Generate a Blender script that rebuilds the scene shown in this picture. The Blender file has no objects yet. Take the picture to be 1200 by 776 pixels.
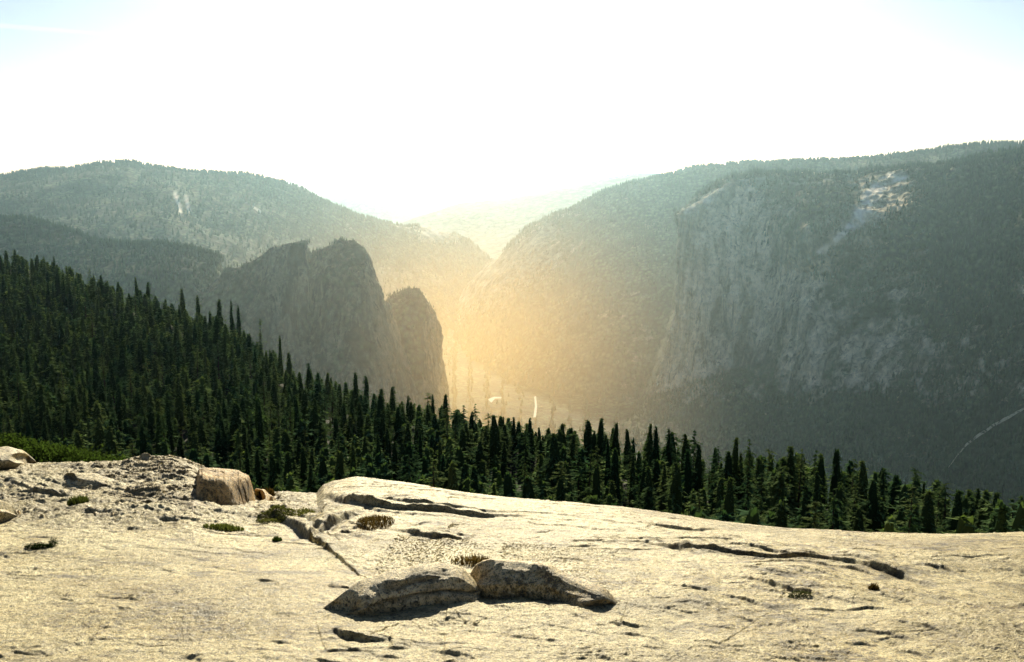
import bpy, math, numpy as np
from math import radians as R

# ------------------------------------------------------------------ basics
F = 1167.0                      # focal length in pixels of a 1200 wide frame
PITCH = R(9.4)
CAM = np.array([0.0, 0.0, 1.7])
SUN_EL = R(22.0)
SC = bpy.context.scene
COL = SC.collection

def ray(px, py):
    px = np.asarray(px, float); py = np.asarray(py, float)
    xc = (px - 600.0) / F; yc = -(py - 388.0) / F
    return np.stack([xc, math.cos(PITCH) + yc * math.sin(PITCH),
                     -math.sin(PITCH) + yc * math.cos(PITCH)], -1)

def P(px, py, d):
    """world point seen in direction (px,py) at ground distance y = d"""
    r = ray(px, py)
    return CAM + r * (np.asarray(d, float) / r[..., 1])[..., None]

def project(w):
    v = np.asarray(w, float) - CAM
    f = v[..., 1] * math.cos(PITCH) - v[..., 2] * math.sin(PITCH)
    u = v[..., 1] * math.sin(PITCH) + v[..., 2] * math.cos(PITCH)
    return 600 + F * v[..., 0] / f, 388 - F * u / f

# ------------------------------------------------------------------ noise
_rs = np.random.RandomState(7)
_perm = _rs.permutation(4096).astype(np.int64)
_g = _rs.normal(size=(4096, 3)); _g /= np.linalg.norm(_g, axis=1)[:, None]
_g = _g.astype(np.float32)

def perlin(p):
    p = np.asarray(p, np.float64)
    i = np.floor(p).astype(np.int64)
    f = (p - i).astype(np.float32)
    u = f * f * f * (f * (f * 6 - 15) + 10)
    out = 0
    for dx in (0, 1):
        wx = u[:, 0] if dx else 1 - u[:, 0]
        for dy in (0, 1):
            wy = u[:, 1] if dy else 1 - u[:, 1]
            for dz in (0, 1):
                wz = u[:, 2] if dz else 1 - u[:, 2]
                h = _perm[(i[:, 0] + dx) & 4095]
                h = _perm[(h + i[:, 1] + dy) & 4095]
                h = _perm[(h + i[:, 2] + dz) & 4095]
                g = _g[h]
                d = g[:, 0] * (f[:, 0] - dx) + g[:, 1] * (f[:, 1] - dy) + g[:, 2] * (f[:, 2] - dz)
                out = out + wx * wy * wz * d
    return out * 1.5

def fbm(p, octs=4, gain=0.5, ridged=False):
    a = 1.0; s = 0; p = np.array(p, np.float64); t = 0
    for o in range(octs):
        n = perlin(p + 17.3 * o)
        if ridged: n = 1 - 2 * np.abs(n)
        s = s + a * n; t += a; a *= gain; p = p * 2.03
    return s / t

def sstep(a, b, x):
    t = np.clip((x - a) / (b - a), 0, 1)
    return t * t * (3 - 2 * t)

# ------------------------------------------------------------------ mesh helpers
def mesh_np(name, verts, faces, smooth=True, attrs=None, mats=()):
    """faces: (n,k) int array"""
    me = bpy.data.meshes.new(name)
    verts = np.ascontiguousarray(verts, np.float32); faces = np.ascontiguousarray(faces, np.int32)
    n, k = faces.shape
    me.vertices.add(len(verts)); me.vertices.foreach_set('co', verts.ravel())
    me.loops.add(n * k); me.loops.foreach_set('vertex_index', faces.ravel())
    me.polygons.add(n); me.polygons.foreach_set('loop_start', np.arange(n, dtype=np.int32) * k)
    try: me.polygons.foreach_set('loop_total', np.full(n, k, np.int32))
    except Exception: pass
    me.polygons.foreach_set('use_smooth', np.full(n, smooth, bool))
    me.update(calc_edges=True)
    for an, av in (attrs or {}).items():
        at = me.attributes.new(an, 'FLOAT', 'POINT')
        at.data.foreach_set('value', np.ascontiguousarray(av, np.float32))
    for m in mats: me.materials.append(m)
    return me

def grid_faces(nr, nc):
    a = (np.arange(nr - 1)[:, None] * nc + np.arange(nc - 1)[None, :]).ravel()
    return np.stack([a, a + 1, a + nc + 1, a + nc], 1)

def link(name, me, parent=None, label=None, cat=None, group=None, kind=None):
    o = bpy.data.objects.new(name, me); COL.objects.link(o)
    if parent is not None: o.parent = parent
    if label: o['label'] = label
    if cat: o['category'] = cat
    if group: o['group'] = group
    if kind: o['kind'] = kind
    return o

# ------------------------------------------------------------------ materials
class NT:
    def __init__(s, name):
        s.m = bpy.data.materials.new(name); s.m.use_nodes = True
        s.t = s.m.node_tree; s.t.nodes.clear()
        s.out = s.t.nodes.new('ShaderNodeOutputMaterial')
    def n(s, typ, **kw):
        nd = s.t.nodes.new(typ)
        for k, v in kw.items():
            if k in nd.inputs.keys() and not hasattr(nd, k): nd.inputs[k].default_value = v
            else: setattr(nd, k, v)
        return nd
    def l(s, a, b): s.t.links.new(a, b)
    def val(s, sock, v):
        if isinstance(v, (int, float, tuple, list)): sock.default_value = v
        else: s.l(v, sock)
    def pos(s): return s.n('ShaderNodeNewGeometry').outputs['Position']
    def obj(s): return s.n('ShaderNodeTexCoord').outputs['Object']
    def attr(s, nm):
        a = s.n('ShaderNodeAttribute'); a.attribute_name = nm; return a.outputs['Fac']
    def mapping(s, vec, scale=(1, 1, 1), rot=(0, 0, 0)):
        m = s.n('ShaderNodeMapping'); s.l(vec, m.inputs['Vector'])
        m.inputs['Scale'].default_value = scale; m.inputs['Rotation'].default_value = rot
        return m.outputs['Vector']
    def noise(s, vec, scale, detail=5, rough=0.55, dist=0.0):
        t = s.n('ShaderNodeTexNoise'); s.l(vec, t.inputs['Vector'])
        t.inputs['Scale'].default_value = scale; t.inputs['Detail'].default_value = detail
        t.inputs['Roughness'].default_value = rough; t.inputs['Distortion'].default_value = dist
        return t.outputs['Fac']
    def voro(s, vec, scale, feat='F1', rnd=1.0):
        t = s.n('ShaderNodeTexVoronoi'); t.feature = feat; s.l(vec, t.inputs['Vector'])
        t.inputs['Scale'].default_value = scale; t.inputs['Randomness'].default_value = rnd
        return t.outputs['Distance']
    def ramp(s, fac, stops):
        r = s.n('ShaderNodeValToRGB'); cr = r.color_ramp
        while len(cr.elements) < len(stops): cr.elements.new(0.5)
        for e, (p, c) in zip(cr.elements, stops):
            e.position = p; e.color = (c[0], c[1], c[2], 1) if not isinstance(c, (int, float)) else (c, c, c, 1)
        s.l(fac, r.inputs['Fac']); return r.outputs['Color']
    def mix(s, f, a, b, mode='MIX'):
        m = s.n('ShaderNodeMix'); m.data_type = 'RGBA'; m.blend_type = mode
        def c(v): return (*v, 1) if isinstance(v, (tuple, list)) and len(v) == 3 else v
        s.val(m.inputs[0], f); s.val(m.inputs[6], c(a)); s.val(m.inputs[7], c(b)); return m.outputs[2]
    def math(s, op, a, b=0.0, clamp=False):
        m = s.n('ShaderNodeMath'); m.operation = op; m.use_clamp = clamp
        s.val(m.inputs[0], a); s.val(m.inputs[1], b); return m.outputs[0]
    def bump(s, h, strength, dist, normal=None):
        b = s.n('ShaderNodeBump'); s.l(h, b.inputs['Height']); b.inputs['Strength'].default_value = strength
        b.inputs['Distance'].default_value = dist
        if normal is not None: s.l(normal, b.inputs['Normal'])
        return b.outputs['Normal']
    def bsdf(s, color, rough=0.85, normal=None, spec=0.3, **kw):
        b = s.n('ShaderNodeBsdfPrincipled'); s.val(b.inputs['Base Color'], color if not isinstance(color, tuple) else (*color, 1))
        s.val(b.inputs['Roughness'], rough); b.inputs['Specular IOR Level'].default_value = spec
        if normal is not None: s.l(normal, b.inputs['Normal'])
        return b.outputs['BSDF']
    def done(s, sh): s.l(sh, s.out.inputs['Surface']); return s.m

def granite(name, tint=(1, 1, 1), dark=0.0, scale=1.0):
    n = NT(name); p = n.pos()
    st = n.mapping(p, (0.7, 1.0, 1.6), (0, 0, R(12)))
    big = n.noise(st, 0.55 * scale, 6, 0.6, 0.4)
    med = n.noise(st, 3.2 * scale, 7, 0.68, 0.6)
    base = n.ramp(big, [(0.36, (0.50, 0.43, 0.28)), (0.5, (0.84, 0.77, 0.58)), (0.62, (0.98, 0.93, 0.76))])
    lich = n.ramp(med, [(0.40, (0.16, 0.135, 0.07)), (0.462, (0.70, 0.61, 0.38)), (0.515, (1.0, 0.97, 0.88))])
    patch = n.ramp(n.noise(n.mapping(p, (0.8, 1.1, 1)), 0.9, 6, 0.62, 0.7), [(0.43, 0.25), (0.57, 1.0)])
    c = n.mix(patch, base, lich, 'MULTIPLY')
    mot = n.noise(p, 16 * scale, 6, 0.75, 0.3)
    c = n.mix(n.math('ADD', n.math('MULTIPLY', patch, 0.45), 0.45), c, n.ramp(mot, [(0.42, (0.20, 0.17, 0.09)), (0.485, (0.80, 0.72, 0.52)), (0.53, (1.0, 1.0, 1.0))]), 'MULTIPLY')
    ln = n.noise(n.mapping(p, (1.1, 4.2, 2.0), (0, 0, R(-8))), 2.6, 8, 0.72, 1.2)
    c = n.mix(n.math('MULTIPLY', n.ramp(ln, [(0.37, 0.85), (0.435, 0.0)]), patch), c, (0.13, 0.105, 0.055))
    # dark lichen spots and mica
    v = n.noise(p, 34, 4, 0.8)
    c = n.mix(n.ramp(v, [(0.40, 0.95), (0.46, 0.0)]), c, (0.07, 0.06, 0.035))
    g = n.noise(p, 95, 2, 0.7)
    c = n.mix(n.ramp(g, [(0.38, 0.8), (0.46, 0.0)]), c, (0.09, 0.075, 0.045))
    g2 = n.noise(p, 80, 2, 0.7)
    c = n.mix(n.ramp(g2, [(0.56, 0.0), (0.68, 0.5)]), c, (0.95, 0.92, 0.85))
    # darker tone in the hollows (vertex attribute)
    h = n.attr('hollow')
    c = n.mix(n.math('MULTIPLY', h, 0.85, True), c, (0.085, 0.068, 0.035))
    if tint != (1, 1, 1): c = n.mix(1.0, c, tint, 'MULTIPLY')
    hb = n.math('ADD', n.math('MULTIPLY', n.noise(p, 14 * scale, 8, 0.72), 1.0), n.math('MULTIPLY', n.noise(p, 90, 4, 0.7), 0.28))
    nm = n.bump(hb, 1.0, 0.075)
    nm = n.bump(n.noise(p, 130, 3, 0.7), 0.9, 0.012, nm)
    return n.done(n.bsdf(c, 0.6, nm, 0.5))

def forest_rock(name, tree_scale, forest=(0.035, 0.05, 0.022), rock=(0.30, 0.27, 0.22), rock_dark=(0.13, 0.12, 0.10), streak=True):
    n = NT(name); p = n.pos()
    bare = n.attr('bare')
    nb = n.noise(p, 0.004, 8, 0.65, 0.5)
    nf = n.noise(p, 0.02, 6, 0.75)
    m = n.math('ADD', bare, n.math('MULTIPLY', n.math('SUBTRACT', nb, 0.5), 1.5))
    m = n.math('ADD', m, n.math('MULTIPLY', n.math('SUBTRACT', nf, 0.5), 1.3))
    m = n.ramp(m, [(0.34, 0.0), (0.62, 1.0)])
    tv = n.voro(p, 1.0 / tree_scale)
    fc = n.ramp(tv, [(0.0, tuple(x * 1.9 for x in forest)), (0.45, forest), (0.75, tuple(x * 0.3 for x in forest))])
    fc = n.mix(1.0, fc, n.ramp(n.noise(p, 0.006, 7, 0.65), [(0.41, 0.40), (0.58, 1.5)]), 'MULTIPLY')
    sv = n.mapping(p, (1, 1, 0.13)) if streak else p
    rs = n.noise(sv, 0.012, 9, 0.72, 0.6)
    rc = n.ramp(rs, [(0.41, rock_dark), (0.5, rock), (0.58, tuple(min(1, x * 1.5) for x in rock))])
    rc = n.mix(0.6, rc, n.ramp(n.noise(p, 0.05, 6, 0.8), [(0.42, 0.35), (0.54, 1.1)]), 'MULTIPLY')
    ck = n.noise(n.mapping(p, (1, 1, 0.07)), 0.035, 6, 0.7, 0.8)
    rc = n.mix(n.ramp(ck, [(0.40, 0.85), (0.47, 0.0)]), rc, tuple(x * .35 for x in rock_dark))
    c = n.mix(m, fc, rc)
    c = n.mix(n.attr('bright'), c, (0.9, 0.86, 0.78))
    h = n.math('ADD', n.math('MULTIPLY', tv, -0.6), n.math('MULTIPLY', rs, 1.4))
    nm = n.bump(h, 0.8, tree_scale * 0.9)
    nm = n.bump(n.noise(p, 0.06, 6, 0.75), 0.7, 9.0, nm)
    return n.done(n.bsdf(c, 0.95, nm, 0.1))

def leaf_mat(name, dark, light, use_obj=True, trans=0.35):
    n = NT(name)
    rnd = n.n('ShaderNodeObjectInfo').outputs['Random'] if use_obj else n.attr('rnd')
    c = n.ramp(rnd, [(0.0, dark), (0.6, tuple((a + b) / 2 for a, b in zip(dark, light))), (1.0, light)])
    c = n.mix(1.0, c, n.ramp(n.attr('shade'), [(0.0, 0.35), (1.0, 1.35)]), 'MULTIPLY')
    d = n.n('ShaderNodeBsdfDiffuse'); n.l(c, d.inputs['Color'])
    t = n.n('ShaderNodeBsdfTranslucent'); n.l(n.mix(1.0, c, (1.1, 1.25, 0.6), 'MULTIPLY'), t.inputs['Color'])
    ms = n.n('ShaderNodeMixShader'); ms.inputs[0].default_value = trans
    n.l(d.outputs[0], ms.inputs[1]); n.l(t.outputs[0], ms.inputs[2])
    return n.done(ms.outputs[0])

def bark_mat():
    n = NT('conifer_bark'); p = n.mapping(n.obj(), (1, 1, 0.2))
    f = n.noise(p, 5, 6, 0.7)
    return n.done(n.bsdf(n.ramp(f, [(0.3, (0.02, 0.016, 0.012)), (0.7, (0.07, 0.05, 0.036))]), 0.95, n.bump(f, 1, 0.08)))

M_SLAB = granite('sunlit_granite', (1.0, 0.935, 0.66))
M_ROCK = granite('boulder_granite', (1.2, 1.05, 0.76), scale=1.6)  # tint raised and warmed to imitate flare and bounce light on shaded faces
M_OUT = granite('weathered_granite', (0.92, 0.84, 0.62), scale=1.3)
M_ORANGE = granite('ochre_granite', (1.15, 0.84, 0.44), scale=1.4)
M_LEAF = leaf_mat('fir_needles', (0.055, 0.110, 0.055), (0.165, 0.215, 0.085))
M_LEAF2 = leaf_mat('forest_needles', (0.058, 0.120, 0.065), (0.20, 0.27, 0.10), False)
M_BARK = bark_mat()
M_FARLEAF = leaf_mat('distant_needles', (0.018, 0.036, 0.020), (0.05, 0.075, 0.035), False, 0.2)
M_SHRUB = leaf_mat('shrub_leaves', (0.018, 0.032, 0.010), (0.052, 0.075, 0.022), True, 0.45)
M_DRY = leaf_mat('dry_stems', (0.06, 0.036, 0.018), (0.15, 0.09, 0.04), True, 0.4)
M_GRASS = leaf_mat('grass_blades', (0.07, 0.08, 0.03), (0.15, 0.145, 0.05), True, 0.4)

# ------------------------------------------------------------------ granite slab under the camera
CT_X = [-200, 0, 60, 225, 300, 345, 372, 380, 392, 420, 470, 510, 560, 650, 720, 800, 850, 920, 1000, 1100, 1200, 1500]
CT_Y = [545, 548, 546, 547, 578, 579, 580, 571, 567, 563, 567, 573, 580, 590, 596, 605, 612, 620, 625, 627, 628, 632]
CR_BASE = 388 + F * math.tan(math.atan(0.116 + 2 * 0.0087 * 14) - PITCH)

def slab_base(x, y):
    ys = np.maximum(y, 0.05)
    px = 600 + F * x / ys / (math.cos(PITCH) + 0.36 * math.sin(PITCH)) * 1.0
    off = (CR_BASE - np.interp(px, CT_X, CT_Y)) / F * 1.12
    w = sstep(6.5, 13.5, y)
    far = np.exp(-np.maximum(y - 15.0, 0) / 14.0)
    return -(0.116 * y + 0.0087 * y * y) + off * np.minimum(y, 15) * w * far

def ground_at(px, py, func=None):
    func = func or slab_base
    px = np.atleast_1d(np.asarray(px, float)); py = np.atleast_1d(np.asarray(py, float))
    r = ray(px, py)
    ys = np.linspace(2.5, 19, 900)
    W = CAM[None, None] + r[:, None, :] * (ys[None, :] / r[:, 1][:, None])[..., None]
    g = func(W[..., 0].ravel(), W[..., 1].ravel()).reshape(W.shape[:2])
    below = W[..., 2] <= g
    idx = np.where(below.any(1), below.argmax(1), np.argmin(W[..., 2] - g, axis=1))
    k = np.arange(len(px)); i0 = np.maximum(idx - 1, 0)
    a0 = W[k, i0, 2] - g[k, i0]; a1 = W[k, idx, 2] - g[k, idx]
    f = np.where((a0 > 0) & (a1 <= 0), a0 / (a0 - a1 + 1e-12), 1.0)[:, None]
    out = W[k, i0] * (1 - f) + W[k, idx] * f; out[:, 2] = g[k, i0] * (1 - f[:, 0]) + g[k, idx] * f[:, 0]
    return out

# (pixel polyline, step height m, decay length m, sharpness m)
LEDGES = [
    ([(752, 634), (800, 645), (850, 650), (900, 654), (950, 658), (1000, 663), (1040, 671), (1075, 679), (1112, 689)], 0.125, 1.3, 0.015),
    ([(860, 662), (905, 659), (950, 663), (1000, 669), (1060, 680)], 0.05, 0.3, 0.012),
    ([(745, 611), (765, 619), (800, 623), (850, 621)], 0.09, 0.8, 0.02),
    ([(690, 606), (725, 611), (755, 620)], 0.05, 0.6, 0.015),
    ([(748, 633), (790, 643), (830, 655)], 0.06, 0.5, 0.015),
    ([(950, 645), (990, 652), (1014, 660)], 0.04, 0.5, 0.012),
    ([(845, 676), (880, 681), (915, 690), (950, 698), (978, 709)], 0.09, 0.7, 0.015),
    ([(866, 668), (882, 672), (893, 672)], 0.04, 0.3, 0.012),
    ([(788, 711), (810, 708), (832, 712)], 0.035, 0.25, 0.012),
    ([(985, 716), (1015, 713), (1050, 716)], 0.035, 0.3, 0.012),
    ([(1115, 686), (1140, 690), (1162, 698)], 0.05, 0.5, 0.012),
    ([(1120, 709), (1150, 712), (1195, 732)], 0.03, 0.4, 0.012),
    ([(1010, 690), (1040, 698), (1085, 708)], 0.035, 0.4, 0.012),
    ([(376, 583), (400, 592), (432, 598), (470, 602), (520, 604), (570, 607), (632, 605)], 0.20, 1.6, 0.03),
    ([(300, 603), (330, 612), (345, 618), (362, 631), (385, 619), (405, 609), (428, 601)], 0.22, 1.1, 0.03),
    ([(448, 618), (480, 625), (510, 632), (545, 634), (560, 629)], 0.13, 0.9, 0.03),
    ([(378, 632), (400, 636), (430, 634)], 0.05, 0.4, 0.015),
    ([(440, 622), (420, 616), (405, 621), (395, 626)], 0.06, 0.3, 0.015),
    ([(386, 736), (400, 745), (430, 751), (462, 750)], 0.09, 0.5, 0.012),
    ([(500, 760), (530, 768), (560, 775)], 0.035, 0.3, 0.012),
    ([(234, 616), (260, 622), (300, 625), (340, 626)], 0.05, 0.6, 0.015),
    ([(320, 635), (350, 638), (385, 641)], 0.03, 0.4, 0.012),
    ([(185, 664), (205, 670)], 0.03, 0.2, 0.01),
    ([(115, 640), (130, 645), (150, 644)], 0.025, 0.2, 0.01),
    ([(0, 575), (30, 577), (60, 580), (95, 582)], 0.10, 0.5, 0.02),
    ([(0, 563), (25, 570), (48, 575)], 0.10, 0.5, 0.02),
    ([(40, 561), (60, 565), (88, 570)], 0.06, 0.3, 0.02),
    ([(90, 560), (130, 574), (180, 582)], 0.06, 0.5, 0.02),
    ([(150, 596), (190, 600), (230, 602)], 0.04, 0.4, 0.015),
    ([(0, 645), (10, 650), (25, 648)], 0.03, 0.3, 0.012),
    ([(620, 590), (680, 594), (740, 600)], 0.05, 0.5, 0.02),
    ([(560, 596), (610, 600), (670, 604), (700, 608)], 0.05, 0.5, 0.02),
]

def seg_dist(X, Y, pts):
    """signed distance (positive on the far side, y larger) and arc parameter 0..1"""
    best = np.full(X.shape, 1e9); sgn = np.ones(X.shape); par = np.zeros(X.shape)
    L = np.r_[0, np.cumsum(np.hypot(*np.diff(pts, axis=0).T))]
    for k in range(len(pts) - 1):
        ax, ay = pts[k]; dx, dy = pts[k + 1] - pts[k]; l2 = dx * dx + dy * dy + 1e-12
        t = np.clip(((X - ax) * dx + (Y - ay) * dy) / l2, 0, 1)
        ex = X - ax - t * dx; ey = Y - ay - t * dy; d = np.hypot(ex, ey)
        cr = (dx * (Y - ay) - dy * (X - ax)) * (1 if dx >= 0 else -1)
        m = d < best
        best[m] = d[m]; sgn[m] = np.sign(cr[m]); par[m] = (L[k] + t[m] * (L[k + 1] - L[k])) / L[-1]
    return best * sgn, par

def build_slab():
    s = np.r_[np.linspace(-1.5, -0.66, 60), np.linspace(-0.65, 0.65, 1300), np.linspace(0.66, 1.5, 60)]
    y = np.r_[np.linspace(0.6, 2.9, 30), np.geomspace(2.95, 17, 900), np.geomspace(17.3, 100, 70)]
    S, Y = np.meshgrid(s, y)
    X = S * Y
    X = X.ravel(); Y = Y.ravel()
    Z = slab_base(X, Y)
    p = np.stack([X, Y, 0 * X], 1)
    nearw = 1 - sstep(30, 60, Y)
    warp = fbm(p * 0.45 + 5, 3) * 0.8
    pw = p + np.stack([warp, warp * .6, 0 * warp], 1)
    hollow = np.zeros(len(X))
    Z = Z + nearw * 0.085 * fbm(pw * [0.45, 0.75, 1], 3)
    # exfoliation: terraced noise, thin sheets with a sharp lip
    t1 = fbm(pw * [0.55, 1.0, 1] + 31, 5, 0.55) * 4.2
    fr = t1 - np.floor(t1)
    amp = sstep(-0.15, 0.35, fbm(p * 0.4 + 77, 3))
    Z = Z + nearw * amp * 0.017 * (np.floor(t1) + sstep(0.82, 1.0, fr))
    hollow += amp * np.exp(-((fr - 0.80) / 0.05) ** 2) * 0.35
    t2 = fbm(pw * [1.6, 3.4, 1] + 61, 5, 0.6) * 4.0
    fr2 = t2 - np.floor(t2)
    amp2 = sstep(0.0, 0.4, fbm(p * 0.9 + 127, 3))
    Z = Z + nearw * amp2 * 0.006 * (np.floor(t2) + sstep(0.85, 1.0, fr2))
    Z = Z + nearw * 0.014 * fbm(pw * [4, 6.5, 1] + 11, 7, 0.68)
    Z = Z + nearw * 0.011 * fbm(pw * [10, 15, 1] + 23, 5, 0.7) * (0.6 + sstep(-.3, .3, fbm(p * .9 + 55, 3)))
    # pits, drawn as dark colour without depth
    pit = fbm(pw * [5, 11, 1] + 200, 5, 0.65)
    pa = 0.5 * sstep(0.26, 0.42, pit) * sstep(-0.1, 0.3, fbm(p * 0.8 + 9, 3))
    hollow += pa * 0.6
    # rougher, rubbly ground on the left rear
    px, py = project(np.stack([X, Y, Z], 1))
    rub = sstep(420, 330, px) * sstep(632, 600, py + 0.10 * (px - 200) * 0) * nearw * sstep(5, 7, Y)
    rn = fbm(p * [2.2, 3.2, 1] + 300, 6, 0.62)
    Z = Z + rub * 0.09 * rn + rub * 0.05 * np.abs(fbm(p * [6, 8, 1] + 330, 4, 0.6))
    hollow += rub * (0.18 + 0.5 * sstep(0.05, -0.35, rn))
    # named ledges and many little ones
    rs = np.random.RandomState(3)
    led = [(ground_at(*np.array(pl, float).T)[:, :2], h * 0.38, d, w) for pl, h, d, w in LEDGES]
    for g_, h_, d_, w_ in list(led):
        if h_ > 0.035:
            led.append((g_[1:] + [0.05, 0.16 + h_], h_ * .5, d_ * .4, w_)); led.append((g_[:-1] + [0.1, -0.13 - h_], h_ * .3, d_ * .3, w_))
    for k in range(110):
        px0 = rs.uniform(-60, 1260); py0 = 775 - 160 * rs.rand() ** 1.3
        n = rs.randint(3, 6); L = rs.uniform(12, 60)
        sl = rs.uniform(-0.12, 0.22) + 0.12 * (px0 > 650)
        q = [(px0 + L * i / n, py0 + sl * L * i / n + rs.uniform(-1.5, 1.5)) for i in range(n + 1)]
        g = ground_at(*np.array(q).T)[:, :2]
        led.append((g, rs.uniform(0.004, 0.014), rs.uniform(0.08, 0.4), 0.008))
    for k in range(34):
        px0 = rs.uniform(620, 1230); py0 = rs.uniform(622, 765); L = rs.uniform(40, 150); n = 6; sl = rs.uniform(.06, .26)
        q = [(px0 + L * i / n, py0 + sl * L * (i / n) ** 1.3 + rs.uniform(-1.2, 1.2)) for i in range(n + 1)]
        led.append((ground_at(*np.array(q).T)[:, :2], rs.uniform(0.005, 0.014), rs.uniform(0.2, 0.6), 0.008))
    for k in range(70):
        px0 = rs.uniform(-40, 1150); py0 = rs.uniform(612, 770); L = rs.uniform(50, 230); n = 9; sl = rs.uniform(-.05, .2) + .08 * (px0 > 600)
        wv_ = np.cumsum(rs.normal(size=n + 1)) * 1.3
        q = [(px0 + L * i / n, py0 + sl * L * i / n + wv_[i]) for i in range(n + 1)]
        led.append((ground_at(*np.array(q).T)[:, :2], rs.uniform(0.002, 0.007), rs.uniform(0.1, 0.4), 0.006))
    jit = fbm(p * [4.5, 4.5, 1] + 400, 6, 0.62) * 0.05
    jh = 0.65 + 0.6 * sstep(-.35, .45, fbm(p * [3, 3, 1] + 440, 3))
    for g, h, dec, w in led:
        ctr = g.mean(0); rad = np.hypot(*(g - ctr).T).max() + dec * 3.5
        m = (np.abs(X - ctr[0]) < rad) & (np.abs(Y - ctr[1]) < rad)
        if not m.any(): continue
        d, t = seg_dist(X[m], Y[m] + jit[m] * min(1, h * 12), g)
        tap = np.clip(np.sin(np.pi * np.clip(t, 0, 1)), 0, 1) ** 0.85
        ends = np.where((t <= 0.0001) | (t >= 0.9999), np.exp(-(np.abs(d) / 0.05) ** 2), 1)
        step = np.where(d > 0, sstep(0, w * 1.5, d) * np.exp(-np.maximum(d, 0) / dec), 0)
        Z[m] += h * jh[m] * tap * ends * step
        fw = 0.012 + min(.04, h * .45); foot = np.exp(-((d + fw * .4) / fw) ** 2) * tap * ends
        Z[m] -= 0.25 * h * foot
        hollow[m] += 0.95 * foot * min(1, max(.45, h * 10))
    Z = np.where(Y < 2.2, slab_base(X, Y) - 0.1, Z)
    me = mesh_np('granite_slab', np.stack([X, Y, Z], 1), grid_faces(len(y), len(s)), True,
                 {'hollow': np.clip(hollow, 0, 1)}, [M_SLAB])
    link('ground', me, label='pale sunlit granite slab sloping away with dark cracks and thin ledges', cat='ground', kind='structure')
    G = Z.reshape(len(y), len(s))
    return s, y, G

SLAB_S, SLAB_Y, SLAB_Z = build_slab()

def slab_z(x, y):
    x = np.asarray(x, float); y = np.asarray(y, float)
    i = np.clip(np.searchsorted(SLAB_Y, y), 1, len(SLAB_Y) - 1); j = np.clip(np.searchsorted(SLAB_S, x / y), 1, len(SLAB_S) - 1)
    return SLAB_Z[i, j]

def ground_px(px, py): return ground_at(px, py, slab_z)

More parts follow.
